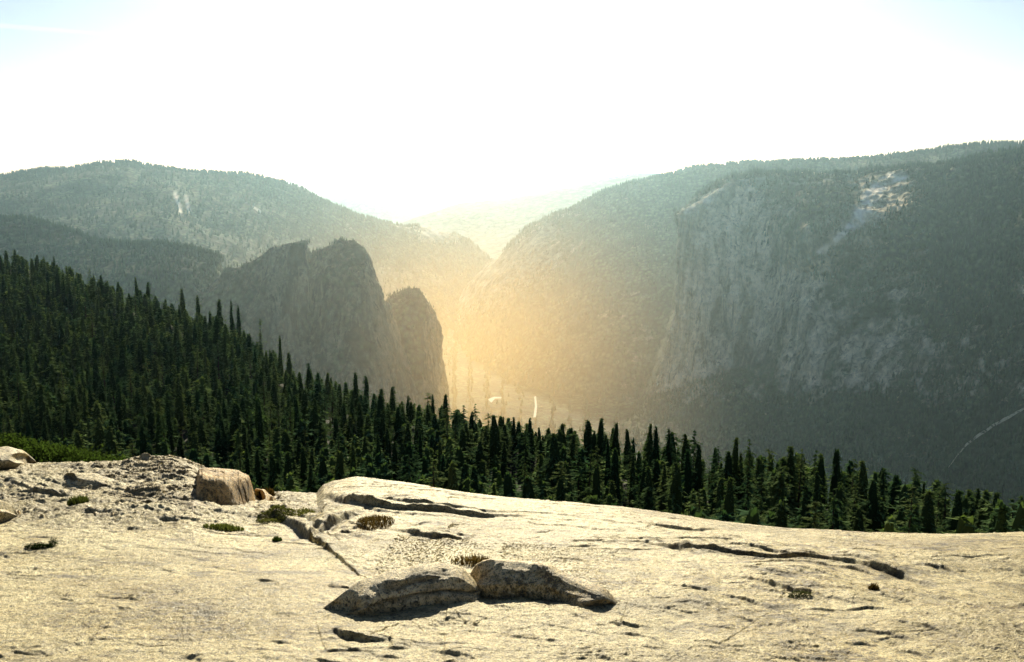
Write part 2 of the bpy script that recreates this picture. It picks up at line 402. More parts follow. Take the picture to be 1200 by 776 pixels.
# ------------------------------------------------------------------ boulders
def rock_loft(name, front, top, depth, label, seed, mat=None, ex=2.6, ey=2.6, noise=0.05, groove=None,
              nu=220, nv=150, lean=0.0, sink=0.06, cat='boulder', group=None, facets=10, cut=(0.72, 1.0), slope=0.5):
    """front: pixel polyline of the contact line towards the camera; top: pixel polyline of the upper outline;
    depth: [(t, metres)]"""
    fr = np.array(front, float); tp = np.array(top, float)
    tt = np.linspace(0, 1, nu)
    fx = np.interp(tt, (fr[:, 0] - fr[0, 0]) / (fr[-1, 0] - fr[0, 0]), fr[:, 0])
    fy = np.interp(fx, fr[:, 0], fr[:, 1]); ty = np.interp(fx, tp[:, 0], tp[:, 1])
    k = np.ones(9) / 9
    fy = np.convolve(np.pad(fy, 4, 'edge'), k, 'valid'); ty = np.convolve(np.pad(ty, 4, 'edge'), k, 'valid')
    g = ground_at(fx, fy); g_raw = g.copy()
    g[:, 2] = np.minimum(g[:, 2], slab_z(g[:, 0], g[:, 1]))
    kw = max(3, nu // 10) | 1
    for ax_ in (1, 2): g[:, ax_] = np.convolve(np.pad(g[:, ax_], kw // 2, 'edge'), np.ones(kw) / kw, 'valid')
    g[:, 0] = ray(fx, fy)[:, 0] / ray(fx, fy)[:, 1] * g[:, 1]
    dp = np.interp(tt, *np.array(depth, float).T)
    # height: the upper outline is met at the back third of the rock
    ytop = g[:, 1] + dp * (0.5 + .35 * slope)
    r = ray(fx, ty); ztop = CAM[2] + r[:, 2] / r[:, 1] * ytop
    h = np.maximum(ztop - g[:, 2], 0.01)
    endt = np.sqrt(np.clip(1 - np.abs(2 * tt - 1) ** 9, 0, 1))
    th = np.linspace(0, 2 * np.pi, nv, endpoint=False)
    c, s = np.cos(th), np.sin(th)
    cx = np.sign(c) * np.abs(c) ** (2 / ex); cz = np.sign(s) * np.abs(s) ** (2 / ey)
    A = dp[:, None] * 0.5 * endt[:, None]
    Bz = (h[:, None] + sink) * 0.5 * endt[:, None]
    yy = g[:, 1][:, None] + dp[:, None] * 0.5 - 0.0 - A * cx[None, :]
    zz = g[:, 2][:, None] - sink + (h[:, None] + sink) * 0.5 + Bz * cz[None, :]
    yrel = np.clip(0.5 - 0.5 * cx, 0, 1)[None, :]
    top_ = np.maximum(cz, 0)[None, :]
    zz = zz - slope * Bz * 2 * top_ * (1 - yrel) ** 1.1 * 0.85
    yy = yy + lean * (zz - g[:, 2][:, None])
    xx = np.repeat(g[:, 0][:, None], nv, 1) + (yy - g[:, 1][:, None]) * (g[:, 0] / g[:, 1])[:, None]
    p = np.stack([xx, yy, zz], -1).reshape(-1, 3)
    ctr = np.stack([g[:, 0], g[:, 1] + dp / 2, g[:, 2] - sink + (h + sink) / 2], 1)
    nrm = (p.reshape(nu, nv, 3) - ctr[:, None, :]).reshape(-1, 3)
    nrm /= np.linalg.norm(nrm, axis=1)[:, None] + 1e-9
    rf = np.random.RandomState(int(seed * 10)); Tq = np.repeat((tt * 2 - 1)[:, None], nv, 1).ravel()
    q = np.stack([Tq, np.tile(-cx, nu), np.tile(cz, nu)], 1)
    half = np.stack([np.full(nu * nv, 0.5 * np.hypot(*(g[-1, :2] - g[0, :2]))), np.repeat(dp / 2, nv), np.repeat((h + sink) / 2, nv)], 1)
    for _ in range(facets):
        fnv = rf.normal(size=3) * [0.5, 1.0, 1.0]; fnv[2] = abs(fnv[2]) if rf.rand() < .7 else fnv[2]
        if rf.rand() < .7: fnv[1] = -abs(fnv[1])
        fnv /= np.linalg.norm(fnv)
        e = np.maximum(q @ fnv - rf.uniform(*cut), 0) * .85
        q = q - e[:, None] * fnv; p = p - e[:, None] * fnv * half
    n1 = fbm(p * 2.2 + seed, 4, 0.5); n2 = fbm(p * [6, 6, 9] + seed * 3, 5, 0.6)
    n3 = fbm(p * [2.5, 2.5, 9] + seed * 7, 5, 0.6, True)
    sz = np.repeat(np.minimum(dp, h)[:, None] * endt[:, None], nv, 1).ravel()
    p = p + nrm * (noise * (1.5 * n1 + 0.55 * n2 + 0.5 * (n3 - 0.3)) * np.clip(sz / 0.3, 0.15, 1.4))[:, None]
    hollow = np.clip(-n2 * 0.9 - 0.25, 0, 0.5)
    rel = ((zz - g[:, 2][:, None]) / h[:, None]).ravel()
    T = np.repeat(tt[:, None], nv, 1).ravel()
    if groove:
        for gt0, gh0, gt1, gh1, gd, gw in groove:
            hh = gh0 + (gh1 - gh0) * np.clip((T - gt0) / (gt1 - gt0 + 1e-6), 0, 1) + 0.05 * perlin(np.stack([T * 7, T * 0, T * 0 + seed], 1))
            inside = sstep(gt0 - .03, gt0 + .03, T) * (1 - sstep(gt1 - .03, gt1 + .03, T))
            fcn = np.exp(-((rel - hh) / gw) ** 2) * inside * (np.tile(cx, nu) > -0.2)
            p = p - nrm * (gd * fcn)[:, None]; hollow = np.clip(hollow + fcn * 0.7, 0, 1)
            up = inside * sstep(hh - gw * .3, hh + gw, rel) * (np.tile(cx, nu) > 0)
    # darker towards the foot of the rock
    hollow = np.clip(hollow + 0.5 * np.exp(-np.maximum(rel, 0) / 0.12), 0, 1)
    a = (np.arange(nu - 1)[:, None] * nv + np.arange(nv)[None, :]).ravel()
    b = (np.arange(nu - 1)[:, None] * nv + (np.arange(nv) + 1)[None, :] % nv).ravel()
    f = np.stack([a, a + nv, b + nv, b], 1)
    # close both ends with small caps
    base = len(p); e0 = p[:nv].mean(0); e1 = p[-nv:].mean(0)
    p = np.vstack([p, e0, e1]); hollow = np.r_[hollow, 0, 0]
    j = np.arange(nv); j2 = (j + 1) % nv
    caps = np.vstack([np.stack([np.full(nv, base), j, j2, j2], 1),
                      np.stack([np.full(nv, base + 1), (nu - 1) * nv + j2, (nu - 1) * nv + j, (nu - 1) * nv + j], 1)])
    org = ctr.mean(0); org[2] = g[:, 2].min()
    me = bpy.data.meshes.new(name)
    faces = f.tolist() + [c_[:3] for c_ in caps.tolist()]
    me.from_pydata((p - org).tolist(), [], faces)
    me.polygons.foreach_set('use_smooth', np.ones(len(faces), bool))
    at = me.attributes.new('hollow', 'FLOAT', 'POINT'); at.data.foreach_set('value', hollow.astype(np.float32))
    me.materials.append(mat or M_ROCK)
    o = link(name, me, label=label, cat=cat, group=group); o.location = org
    return o

rock_loft('boulder', [(376, 719), (400, 724), (430, 719), (470, 714), (520, 711), (563, 708)],
          [(376, 708), (392, 701), (420, 685), (450, 673), (490, 664), (515, 661), (540, 666), (558, 679), (563, 686)],
          [(0, .10), (.12, .18), (.4, .26), (.75, .32), (1, .28)],
          'long wedge shaped boulder tapering to its left, its blunt end against the rounded boulder', 5.0,
          groove=[(0.05, 0.25, 1.0, 0.55, 0.035, 0.07), (0.35, 0.75, 0.8, 0.82, 0.02, 0.06)], noise=0.035, ex=2.8, ey=3.6, slope=.22, facets=6, cut=(.8, 1.05))
rock_loft('boulder', [(549, 700), (580, 704), (620, 702), (660, 708), (700, 719), (726, 716)],
          [(549, 668), (556, 659), (580, 657), (610, 660), (640, 662), (665, 676), (690, 685), (712, 693), (726, 703)],
          [(0, .28), (.3, .30), (.6, .28), (.85, .24), (1, .12)],
          'rounded grey boulder with a low drooping right end, beside the long wedge shaped boulder', 9.0,
          noise=0.034, ex=2.6, ey=2.8, slope=.12, facets=4, cut=(.85, 1.05))
rock_loft('stone', [(379, 693), (395, 697), (412, 695)], [(379, 688), (392, 683), (412, 687)],
          [(0, .08), (.5, .2), (1, .08)], 'small pale stone lying just behind the thin tip of the wedge boulder', 21.0, noise=0.02, cat='stone', nu=80, nv=60)
rock_loft('boulder', [(-40, 549), (-5, 552), (20, 549), (43, 541)], [(-40, 530), (-8, 524), (12, 522), (30, 527), (43, 538)],
          [(0, .6), (.6, .7), (1, .25)], 'smooth rounded boulder jutting at the slab edge beside the green shrub', 33.0, mat=M_OUT, noise=0.05, lean=-0.9, slope=.1, facets=4, nu=140, nv=100)
rock_loft('boulder', [(-40, 616), (-5, 612), (22, 605)], [(-40, 572), (-8, 577), (8, 584), (22, 598)],
          [(0, .4), (.6, .35), (1, .15)], 'steep shadowed boulder cut off by the left border of the photo', 41.0, mat=M_OUT, noise=0.05, lean=-0.5, slope=.1, facets=4, nu=140, nv=100)
rock_loft('flat_rock', [(74, 564), (90, 570), (115, 572), (146, 571)], [(74, 556), (86, 553), (110, 556), (130, 562), (146, 570)],
          [(0, .35), (.5, .5), (1, .2)], 'tilted flat rock with a dark undercut below the green shrub', 47.0, mat=M_OUT, noise=0.04, lean=-1.6, slope=.0, facets=5, nu=120, nv=80, cat='rock')
def outcrop():
    pxs = np.linspace(100, 272, 420); nv = 300
    fy_ = np.interp(pxs, [100, 118, 150, 190, 230, 272], [574, 577, 585, 591, 591, 588])
    g = ground_at(pxs, fy_)
    k = np.ones(15) / 15
    yf = np.convolve(np.pad(g[:, 1], 7, 'edge'), k, 'valid'); sl = g[:, 0] / g[:, 1]
    v = np.linspace(0, 1, nv) ** 1.15
    yb = 16.2
    Yg = yf[:, None] - 0.1 + v[None, :] * (yb - yf[:, None]); Xg = sl[:, None] * Yg
    Zs = slab_z(Xg.ravel(), Yg.ravel()).reshape(Yg.shape)
    top = np.interp(pxs, [100, 112, 126, 140, 152, 165, 185, 205, 222, 235, 250, 272], [562, 557, 549, 546, 541, 540.5, 540, 539, 543, 548, 556, 572])
    r = ray(pxs, top); ztop = CAM[2] + r[:, 2] / r[:, 1] * 14.3
    zb = slab_base(sl * 14.3, np.full(len(sl), 14.3))
    Hm = np.maximum(ztop - zb, 0.0)
    q = np.clip((Yg - yf[:, None]) / (14.3 - yf[:, None]), 0, 1)
    prof = 0.42 * sstep(0, .10, q) + 0.22 * q + .36 * sstep(.55, .75, q)
    pr = np.stack([Xg, Yg, 0 * Xg], -1).reshape(-1, 3)
    wv = fbm(pr * [.8, 1.1, 1] + 501, 4, .6).reshape(Yg.shape)
    prof = 0.42 * sstep(0, .10, q + wv * .12) + 0.22 * q + .36 * sstep(.52, .70, q + wv * .25)
    t = fbm(pr * [1.1, 2.2, 1] + 520, 5, .6) * 5; fr = t - np.floor(t)
    n = 0.035 * (np.floor(t) + sstep(.7, 1, fr)) + 0.028 * fbm(pr * [4, 7, 1] + 540, 6, .62) + .09 * fbm(pr * [.8, 1.2, 1] + 560, 4)
    side = sstep(100, 114, pxs) * (1 - sstep(258, 272, pxs))
    m = (sstep(0.0, .06, q) * side[:, None])
    back = np.maximum(Yg - 14.4, 0)
    Z = Zs - .12 + (Hm[:, None] * prof + .12) * side[:, None] + n.reshape(Yg.shape) * m - back * .25
    V = np.stack([Xg, Yg, Z], -1).reshape(-1, 3)
    hol = np.clip(np.exp(-((fr - .72) / .08) ** 2) * .5 + .08, 0, 1)
    org = V.mean(0)
    o = link('rock_outcrop', mesh_np('rock_outcrop', V - org, grid_faces(len(pxs), nv)[:, ::-1], True, {'hollow': hol}, [M_OUT]),
             label='low broken outcrop with a rough lichen covered top at the slab edge', cat='outcrop')
    o.location = org
outcrop()
def block():
    n_ = 260; nv = 220
    pxs = np.linspace(226, 306, n_)
    fy_ = np.interp(pxs, [226, 240, 255, 280, 306], [585, 589, 592, 592, 589])
    g = ground_at(pxs, fy_); k = np.ones(21) / 21
    yf = np.convolve(np.pad(g[:, 1], 10, 'edge'), k, 'valid'); sl = g[:, 0] / g[:, 1]
    v = np.linspace(0, 1, nv); yb = 14.6
    Yg = yf[:, None] - 0.1 + v[None, :] * (yb - yf[:, None]); Xg = sl[:, None] * Yg
    Zs = slab_z(Xg.ravel(), Yg.ravel()).reshape(Yg.shape)
    top = np.interp(pxs, [226, 236, 250, 268, 282, 290, 297, 306], [556, 551, 549.5, 550.5, 553, 559, 572, 588])
    r = ray(pxs, top); yt = 13.2; ztop = CAM[2] + r[:, 2] / r[:, 1] * yt
    zf = slab_z(sl * yf, yf)
    pr = np.stack([Xg, Yg, 0 * Xg], -1).reshape(-1, 3)
    q = np.clip((Yg - yf[:, None]) / (yt - yf[:, None]), 0, 1)
    wob = fbm(pr * [1.4, 1.4, 1] + 610, 4).reshape(Yg.shape)
    # face rises straight from its foot, then leans back to a flat top
    zt = zf[:, None] + (ztop - zf)[:, None] * q + 0.30 * sstep(0, .12, q + .05 * wob) * (1 - q) + 0.10 * sstep(.35, .5, q + .2 * wob) * (1 - q)
    nz = .05 * fbm(pr * [2, 2.6, 1] + 630, 5, .6) + .012 * fbm(pr * [9, 12, 1] + 650, 4, .65)
    cr = fbm(pr * [.8, 3.2, 1] + 670, 4, .6); crk = np.exp(-(cr / .012) ** 2)
    side = (sstep(226, 236, pxs) * (1 - sstep(293, 304, pxs)))[:, None]
    back = np.maximum(Yg - yt, 0)
    Z = (Zs - .15) * (1 - side) + (zt + (nz - .03 * crk).reshape(Yg.shape) - back * .5) * side
    Z = np.where(q <= 0.002, Zs - .1, Z)
    V = np.stack([Xg, Yg, Z], -1).reshape(-1, 3); org = V.mean(0)
    o = link('boulder', mesh_np('boulder', V - org, grid_faces(n_, nv)[:, ::-1], True, {'hollow': np.clip(crk * .8 + np.exp(-q.ravel() / .03) * .5, 0, 1)}, [M_ORANGE]),
             label='blocky orange tinted boulder at the right end of the broken outcrop', cat='boulder')
    o.location = org
block()
rock_loft('stone', [(298, 582), (310, 586), (324, 584)], [(298, 573), (308, 572), (324, 579)],
          [(0, .3), (.5, .4), (1, .2)], 'small brown stone to the right of the orange tinted boulder', 67.0, mat=M_ORANGE, noise=0.03, cat='stone', nu=80, nv=60)
rock_loft('flat_stone', [(211, 598), (228, 601), (249, 597)], [(211, 593), (225, 590), (249, 592)],
          [(0, .2), (.5, .4), (1, .15)], 'thin flat stone lying in front of the broken outcrop', 71.0, noise=0.02, cat='stone', nu=80, nv=60)
rs0 = np.random.RandomState(12)
for k in range(26):                       # loose stones on the rough ground to the left
    px0 = rs0.uniform(-5, 330); py0 = rs0.uniform(582, 604) + (px0 < 60) * 6
    w = rs0.uniform(5, 16)
    rock_loft('stone', [(px0, py0), (px0 + w / 2, py0 + 1.5), (px0 + w, py0)],
              [(px0, py0 - 2), (px0 + w * .4, py0 - rs0.uniform(3, 6)), (px0 + w, py0 - 1.5)],
              [(0, .08), (.5, w * .012), (1, .08)],
              'small loose weathered stone scattered on the rough ground below the outcrop', 80.0 + k, noise=0.02, cat='stone', nu=40, nv=28,
              group='loose stones below the outcrop')

# ------------------------------------------------------------------ plants on the slab
def blades(seed, n, radx, rady, hgt, wid, curve=0.4, leafy=False):
    rs = np.random.RandomState(seed); V = []; Fc = []; sh = []
    for k in range(n):
        a = rs.uniform(0, 2 * np.pi); rr = math.sqrt(rs.rand())
        x, y = radx * rr * math.cos(a), rady * rr * math.sin(a)
        h = hgt * (1 - 0.6 * rr * rr) * rs.uniform(0.5, 1.1)
        b = rs.uniform(0, 2 * np.pi); dx, dy = math.cos(b), math.sin(b)
        ln = curve * h * rs.uniform(0.2, 1.2)
        w = wid * rs.uniform(0.6, 1.3)
        if leafy:
            z = h * rs.uniform(0.15, 1.0)
            q = np.array([[0, 0, 0], [w * .5, w, w * .3], [0, 2 * w, w * rs.uniform(0, .8)], [-w * .5, w, w * .3]])
            c, s = math.cos(b), math.sin(b)
            q = q @ np.array([[c, s, 0], [-s, c, 0], [0, 0, 1]])
            V += (q + [x, y, z]).tolist()
        else:
            V += [[x - dy * w, y + dx * w, -0.02], [x + dy * w, y - dx * w, -0.02],
                  [x + dx * ln * .4 + dy * w * .7, y + dy * ln * .4 - dx * w * .7, h * .6],
                  [x + dx * ln, y + dy * ln, h]]
        i = len(V) - 4; Fc.append([i, i + 1, i + 2, i + 3]); s_ = rs.rand(); sh += [s_ * .6, s_ * .6, s_, s_]
    return np.array(V), np.array(Fc), np.array(sh)

def plant(name, px, py, w_px, h_m, n, mat, label, seed, cat, ry=0.25, wid=0.006, leafy=False, dy=0.0, group=None):
    g = ground_px([px], [py])[0]
    sx = w_px / F * g[1] / 2
    V, Fc, sh = blades(seed, n, sx, ry, h_m, wid, leafy=leafy)
    wx = V[:, 0] + g[0]; wy = V[:, 1] + g[1] + dy
    V[:, 2] += slab_z(wx, wy) - g[2]
    V[:, 1] += dy
    o = link(name, mesh_np(name, V, Fc, False, {'shade': sh, 'rnd': sh}, [mat]), label=label, cat=cat, group=group)
    o.location = g
    return o

plant('plant', 62, 640, 8, 0.09, 500, M_SHRUB, 'small dark green plant on the open slab, its taller tip to the right', 1, 'plant', 0.06, 0.007, True)
plant('low_plant', 46, 642, 34, 0.05, 1200, M_SHRUB, 'low green mat plant growing in a crack of the open slab', 2, 'plant', 0.07, 0.007, True)
plant('grass_tuft', 92, 590, 22, 0.10, 420, M_GRASS, 'dull green grass tuft under the tilted flat rock', 3, 'grass tuft', 0.15)
plant('low_plant', 323, 604, 40, 0.05, 1800, M_GRASS, 'wide low mat of olive plants between the orange boulder and the overhanging ledge', 4, 'plant', 0.4, 0.012, True)
plant('low_plant', 356, 601, 26, 0.05, 900, M_GRASS, 'thin olive plants beside the wide olive mat, nearer the overhanging ledge', 5, 'plant', 0.3, 0.010, True)
plant('dry_grass', 262, 620, 50, 0.06, 600, M_GRASS, 'strip of dry yellow green grass along a shallow crack', 6, 'grass', 0.12)
plant('grass_tuft', 325, 634, 12, 0.05, 250, M_SHRUB, 'tiny bright green tuft beside the white streak of rock', 7, 'grass tuft', 0.05)
plant('dry_bush', 440, 612, 46, 0.06, 1100, M_DRY, 'rust brown dry bush in the dark hollow under the rock ledge', 8, 'bush', 0.30, 0.003)
plant('dry_bush', 311, 582, 22, 0.12, 700, M_DRY, 'small brown dry bush beside the small brown stone', 9, 'bush', 0.2, 0.008)
plant('dry_grass', 556, 660, 60, 0.08, 420, M_DRY, 'orange dry grass behind the two boulders that touch', 10, 'grass', 0.15, 0.003)
plant('crevice_plant', 938, 698, 30, 0.04, 380, M_GRASS, 'dark green plant growing in the long diagonal crevice', 11, 'plant', 0.06, 0.007, True)
plant('grass_tuft', 1024, 690, 12, 0.05, 120, M_DRY, 'tiny rusty grass tuft in a crack at the right', 12, 'grass tuft', 0.04)
# long green shrub at the slab edge on the left
def shrub():
    rs = np.random.RandomState(44); V = []; Fc = []; sh = []
    pts = np.array([(-60, 528), (10, 527), (30, 529), (60, 533), (90, 537), (120, 541), (146, 545)], float)
    hs = [0.5, .42, .36, .34, .30, .22, .08]
    N = 15000
    t = rs.rand(N); pxx = -60 + 206 * t
    gy = np.interp(pxx, pts[:, 0], pts[:, 1])
    base = P(pxx, gy + 10, 15.4)
    h = np.interp(pxx, pts[:, 0], hs)
    lump = 0.55 + 0.75 * (fbm(np.stack([pxx * .05, pxx * 0, pxx * 0], 1), 3) + .5)
    u = rs.normal(size=N) * .45; v = rs.rand(N) ** .6
    x = base[:, 0] + rs.normal(size=N) * .05; y = base[:, 1] + u
    z = base[:, 2] - 0.15 + (h * lump) * v * np.exp(-u * u * 1.2) * 1.25
    for k in range(N):
        w = rs.uniform(.012, .026); A = rs.normal(size=3); B = rs.normal(size=3)
        A /= np.linalg.norm(A); B -= A * A.dot(B); B /= np.linalg.norm(B)
        c = np.array([x[k], y[k], z[k]])
        V += [c - A * w * 1.5, c + B * w * .7, c + A * w * 1.5, c - B * w * .7]
        i = 4 * k; Fc.append([i, i + 1, i + 2, i + 3]); q = np.clip(v[k] * .8 + rs.uniform(-.2, .3), 0, 1); sh += [q] * 4
    V = np.array(V); org = V.mean(0)
    o = link('green_shrub', mesh_np('green_shrub', V - org, np.array(Fc), False, {'shade': np.array(sh), 'rnd': np.array(sh)}, [M_SHRUB]),
             label='long low bright green shrub along the slab edge behind the tilted flat rock', cat='shrub')
    o.location = org
shrub()

# ------------------------------------------------------------------ lofted terrain
def loft(name, lines, nu, nv, amp, scale, mat, label, seed, cat='mountain', vstretch=1.0, hfun=None, bare=None,
         bright=None, sub=3, octs=6, ridged=0.3, rough=0, smooth_u=3):
    """lines: pixel+distance polylines from the back over the crest down to the foot"""
    rows = []
    for L in lines:
        L = np.array(L, float)
        u = np.r_[0, np.cumsum(np.abs(np.diff(L[:, 0])) + 0.15 * np.abs(np.diff(L[:, 1])) + 1e-3)]; u /= u[-1]
        uu = np.linspace(0, 1, nu)
        px = np.interp(uu, u, L[:, 0]); py = np.interp(uu, u, L[:, 1]); d = np.exp(np.interp(uu, u, np.log(L[:, 2])))
        if smooth_u > 1:
            k = np.ones(smooth_u) / smooth_u
            q = lambda a: np.convolve(np.pad(a, smooth_u // 2, 'edge'), k, 'valid')
            px, py, d = q(px), q(py), q(d)
        rows.append(P(px, py, d))
    K = np.array(rows)                                    # m x nu x 3
    m = len(K); t = np.linspace(0, m - 1, nv)
    i = np.clip(t.astype(int), 0, m - 2); f = (t - i)[:, None, None]
    p0 = K[np.clip(i - 1, 0, m - 1)]; p1 = K[i]; p2 = K[i + 1]; p3 = K[np.clip(i + 2, 0, m - 1)]
    m1 = (p2 - p0) * .32; m2 = (p3 - p1) * .32
    G = (2 * f**3 - 3 * f**2 + 1) * p1 + (f**3 - 2 * f**2 + f) * m1 + (-2 * f**3 + 3 * f**2) * p2 + (f**3 - f**2) * m2
    du = np.gradient(G, axis=1); dv = np.gradient(G, axis=0)
    N = np.cross(du, dv); N /= np.linalg.norm(N, axis=2)[..., None] + 1e-9
    if (N[..., 1].mean() > 0) and (N[..., 2].mean() < 0): N = -N
    if N[..., 2].mean() < 0: N = -N
    p = G.reshape(-1, 3); n = N.reshape(-1, 3)
    q = p / scale * [1, 1, vstretch] + seed
    d = fbm(q, octs, 0.52) * (1 - ridged) + ridged * (fbm(q * 0.8 + 9, octs, 0.5, True) - 0.3)
    if hfun is not None: amp = amp * hfun(p)
    p = p + n * (d * amp)[:, None]
    if rough:
        qq = p / 90.0 + seed
        p = p + rough * np.stack([fbm(qq, 5, .6), 0.5 * fbm(qq + 40, 4, .6), fbm(qq * [1, 1, 2.0] + 80, 5, .65)], 1)
    at = {}
    px, py = project(p)
    base = sstep(0.62, 0.2, np.abs(n[:, 2])) * 0.35 + 0.28
    at['bare'] = bare(px, py, p, n, base) if bare is not None else base * 0.6
    at['bright'] = bright(px, py, p, n) if bright is not None else np.zeros(len(p))
    me = mesh_np(name, p, grid_faces(nv, nu), True, at, [mat])
    o = link(name, me, label=label, cat=cat, kind='structure')
    return p, n, px, py, at['bare'] + at['bright'] * 2

FAR = forest_rock('far_ridge', 60.0, (0.045, 0.06, 0.035))
MNT = forest_rock('wooded_mountain', 24.0, (0.030, 0.046, 0.022), (0.26, 0.24, 0.20))
CLF = forest_rock('granite_cliff', 22.0, (0.028, 0.044, 0.020), (0.52, 0.45, 0.34), (0.13, 0.115, 0.085))
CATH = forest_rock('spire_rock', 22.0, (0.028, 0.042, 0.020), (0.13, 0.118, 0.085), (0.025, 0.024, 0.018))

def low(L, dpy, dm, scale=1.0): return [(a * 1.0 + (a - 600) * (scale - 1), b + dpy, c * dm) for a, b, c in L]

# valley floor and land out to the horizon
def plain():
    s = np.linspace(-2.2, 2.2, 260); y = np.r_[np.geomspace(500, 9000, 240), np.geomspace(9300, 70000, 50)]
    S, Y = np.meshgrid(s, y); X = (S * Y).ravel(); Y = Y.ravel()
    p = np.stack([X, Y, 0 * X], 1)
    Z = -1150 + 22 * fbm(p / 700, 5) + 260 * sstep(14000, 40000, Y) * (fbm(p / 9000, 4) + .3)
    p[:, 2] = Z
    link('valley_floor', mesh_np('valley_floor', p, grid_faces(len(y), len(s)), True,
         {'bare': np.full(len(p), -0.35), 'bright': np.zeros(len(p))}, [MNT]),
         label='forested valley floor far below, running out between the mountains', cat='valley', kind='structure')
    return p
PLAIN = plain()

c1 = [(-300, 214, 17000), (100, 222, 17000), (380, 231, 17000), (430, 225, 17000), (470, 236, 17000), (520, 254, 17000), (700, 275, 17000), (900, 280, 17000)]
loft('far_ridge', [low(c1, 30, 1.2), c1, low(c1, 45, .9), low(c1, 130, .62)], 300, 60, 260, 3000, FAR,
     'palest ridge, almost lost in the bright haze above the valley mouth', 3.1, cat='ridge')
c2 = [(380, 300, 11500), (440, 275, 11500), (480, 262, 11500), (530, 246, 11500), (580, 238, 11500), (640, 225, 11500), (700, 213, 11500), (745, 205, 11500), (800, 204, 11500), (1000, 196, 11500), (1500, 190, 11500)]
loft('far_ridge', [low(c2, 30, 1.2), c2, low(c2, 40, .88), low(c2, 100, .72)], 300, 60, 180, 2200, FAR,
     'faint hazy ridge rising to the right behind the long wooded mountain', 8.3, cat='ridge')

# left mountain
cb = [(-500, 215, 7000), (-150, 205, 7000), (0, 203, 7000), (55, 196, 7000), (125, 192, 7000), (200, 197, 7000), (290, 205, 7100), (340, 219, 7200),
      (400, 243, 7300), (450, 261, 7500), (500, 265, 7800), (545, 285, 8000), (580, 312, 8200), (610, 345, 8400)]
cb = [(a, b + 5, c) for a, b, c in cb]
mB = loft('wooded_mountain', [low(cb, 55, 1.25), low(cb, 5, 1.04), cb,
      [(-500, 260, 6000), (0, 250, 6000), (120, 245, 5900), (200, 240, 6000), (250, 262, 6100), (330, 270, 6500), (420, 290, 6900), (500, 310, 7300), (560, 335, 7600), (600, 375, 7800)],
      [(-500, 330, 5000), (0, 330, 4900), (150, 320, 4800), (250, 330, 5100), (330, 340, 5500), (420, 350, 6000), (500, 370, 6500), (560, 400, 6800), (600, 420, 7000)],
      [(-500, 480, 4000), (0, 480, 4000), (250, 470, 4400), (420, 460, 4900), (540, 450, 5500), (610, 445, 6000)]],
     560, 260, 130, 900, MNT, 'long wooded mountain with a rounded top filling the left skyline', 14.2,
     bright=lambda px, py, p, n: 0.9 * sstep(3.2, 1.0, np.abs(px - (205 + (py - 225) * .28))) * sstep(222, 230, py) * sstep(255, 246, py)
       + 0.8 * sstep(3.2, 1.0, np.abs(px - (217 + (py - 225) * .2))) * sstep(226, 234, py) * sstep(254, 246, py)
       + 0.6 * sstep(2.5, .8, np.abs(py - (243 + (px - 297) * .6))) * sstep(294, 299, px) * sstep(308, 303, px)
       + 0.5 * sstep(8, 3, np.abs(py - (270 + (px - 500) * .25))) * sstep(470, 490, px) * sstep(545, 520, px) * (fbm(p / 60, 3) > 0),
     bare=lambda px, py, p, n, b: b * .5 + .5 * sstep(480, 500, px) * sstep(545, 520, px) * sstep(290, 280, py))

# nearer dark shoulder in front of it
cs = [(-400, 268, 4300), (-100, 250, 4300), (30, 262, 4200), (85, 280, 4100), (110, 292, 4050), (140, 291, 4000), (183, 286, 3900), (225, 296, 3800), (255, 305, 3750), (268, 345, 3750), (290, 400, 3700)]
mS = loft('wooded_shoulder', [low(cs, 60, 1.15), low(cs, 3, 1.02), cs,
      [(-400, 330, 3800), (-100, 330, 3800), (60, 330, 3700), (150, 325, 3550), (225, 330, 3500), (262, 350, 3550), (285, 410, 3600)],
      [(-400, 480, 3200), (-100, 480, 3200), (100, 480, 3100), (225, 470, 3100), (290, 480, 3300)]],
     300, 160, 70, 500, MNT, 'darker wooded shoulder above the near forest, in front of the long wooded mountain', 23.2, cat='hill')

# right-hand long mountain behind the cliff
cd = [(470, 440, 7600), (500, 395, 7400), (530, 352, 7200), (560, 321, 7000), (600, 290, 6800), (620, 270, 6800), (650, 250, 6700), (690, 232, 6600), (740, 214, 6500), (800, 205, 6500), (860, 195, 6400),
      (920, 188, 6300), (1000, 182, 6200), (1080, 176, 6100), (1150, 168, 6000), (1200, 168, 6000), (1400, 160, 6000)]
cd = [(a, b + 4, c) for a, b, c in cd]
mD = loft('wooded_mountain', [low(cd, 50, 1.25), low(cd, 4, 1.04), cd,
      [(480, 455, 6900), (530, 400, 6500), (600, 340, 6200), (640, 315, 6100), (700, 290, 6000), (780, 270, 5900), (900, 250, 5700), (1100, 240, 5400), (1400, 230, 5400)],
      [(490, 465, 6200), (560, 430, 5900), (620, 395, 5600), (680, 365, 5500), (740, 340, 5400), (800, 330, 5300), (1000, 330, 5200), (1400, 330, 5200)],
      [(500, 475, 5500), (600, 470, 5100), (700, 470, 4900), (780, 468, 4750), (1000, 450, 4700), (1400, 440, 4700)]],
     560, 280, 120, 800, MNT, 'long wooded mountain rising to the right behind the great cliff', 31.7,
     bare=lambda px, py, p, n, b: b * .55 + .35 * sstep(60, 10, np.abs(py - (300 - (px - 600) * .55) - 12)) * sstep(700, 640, px))

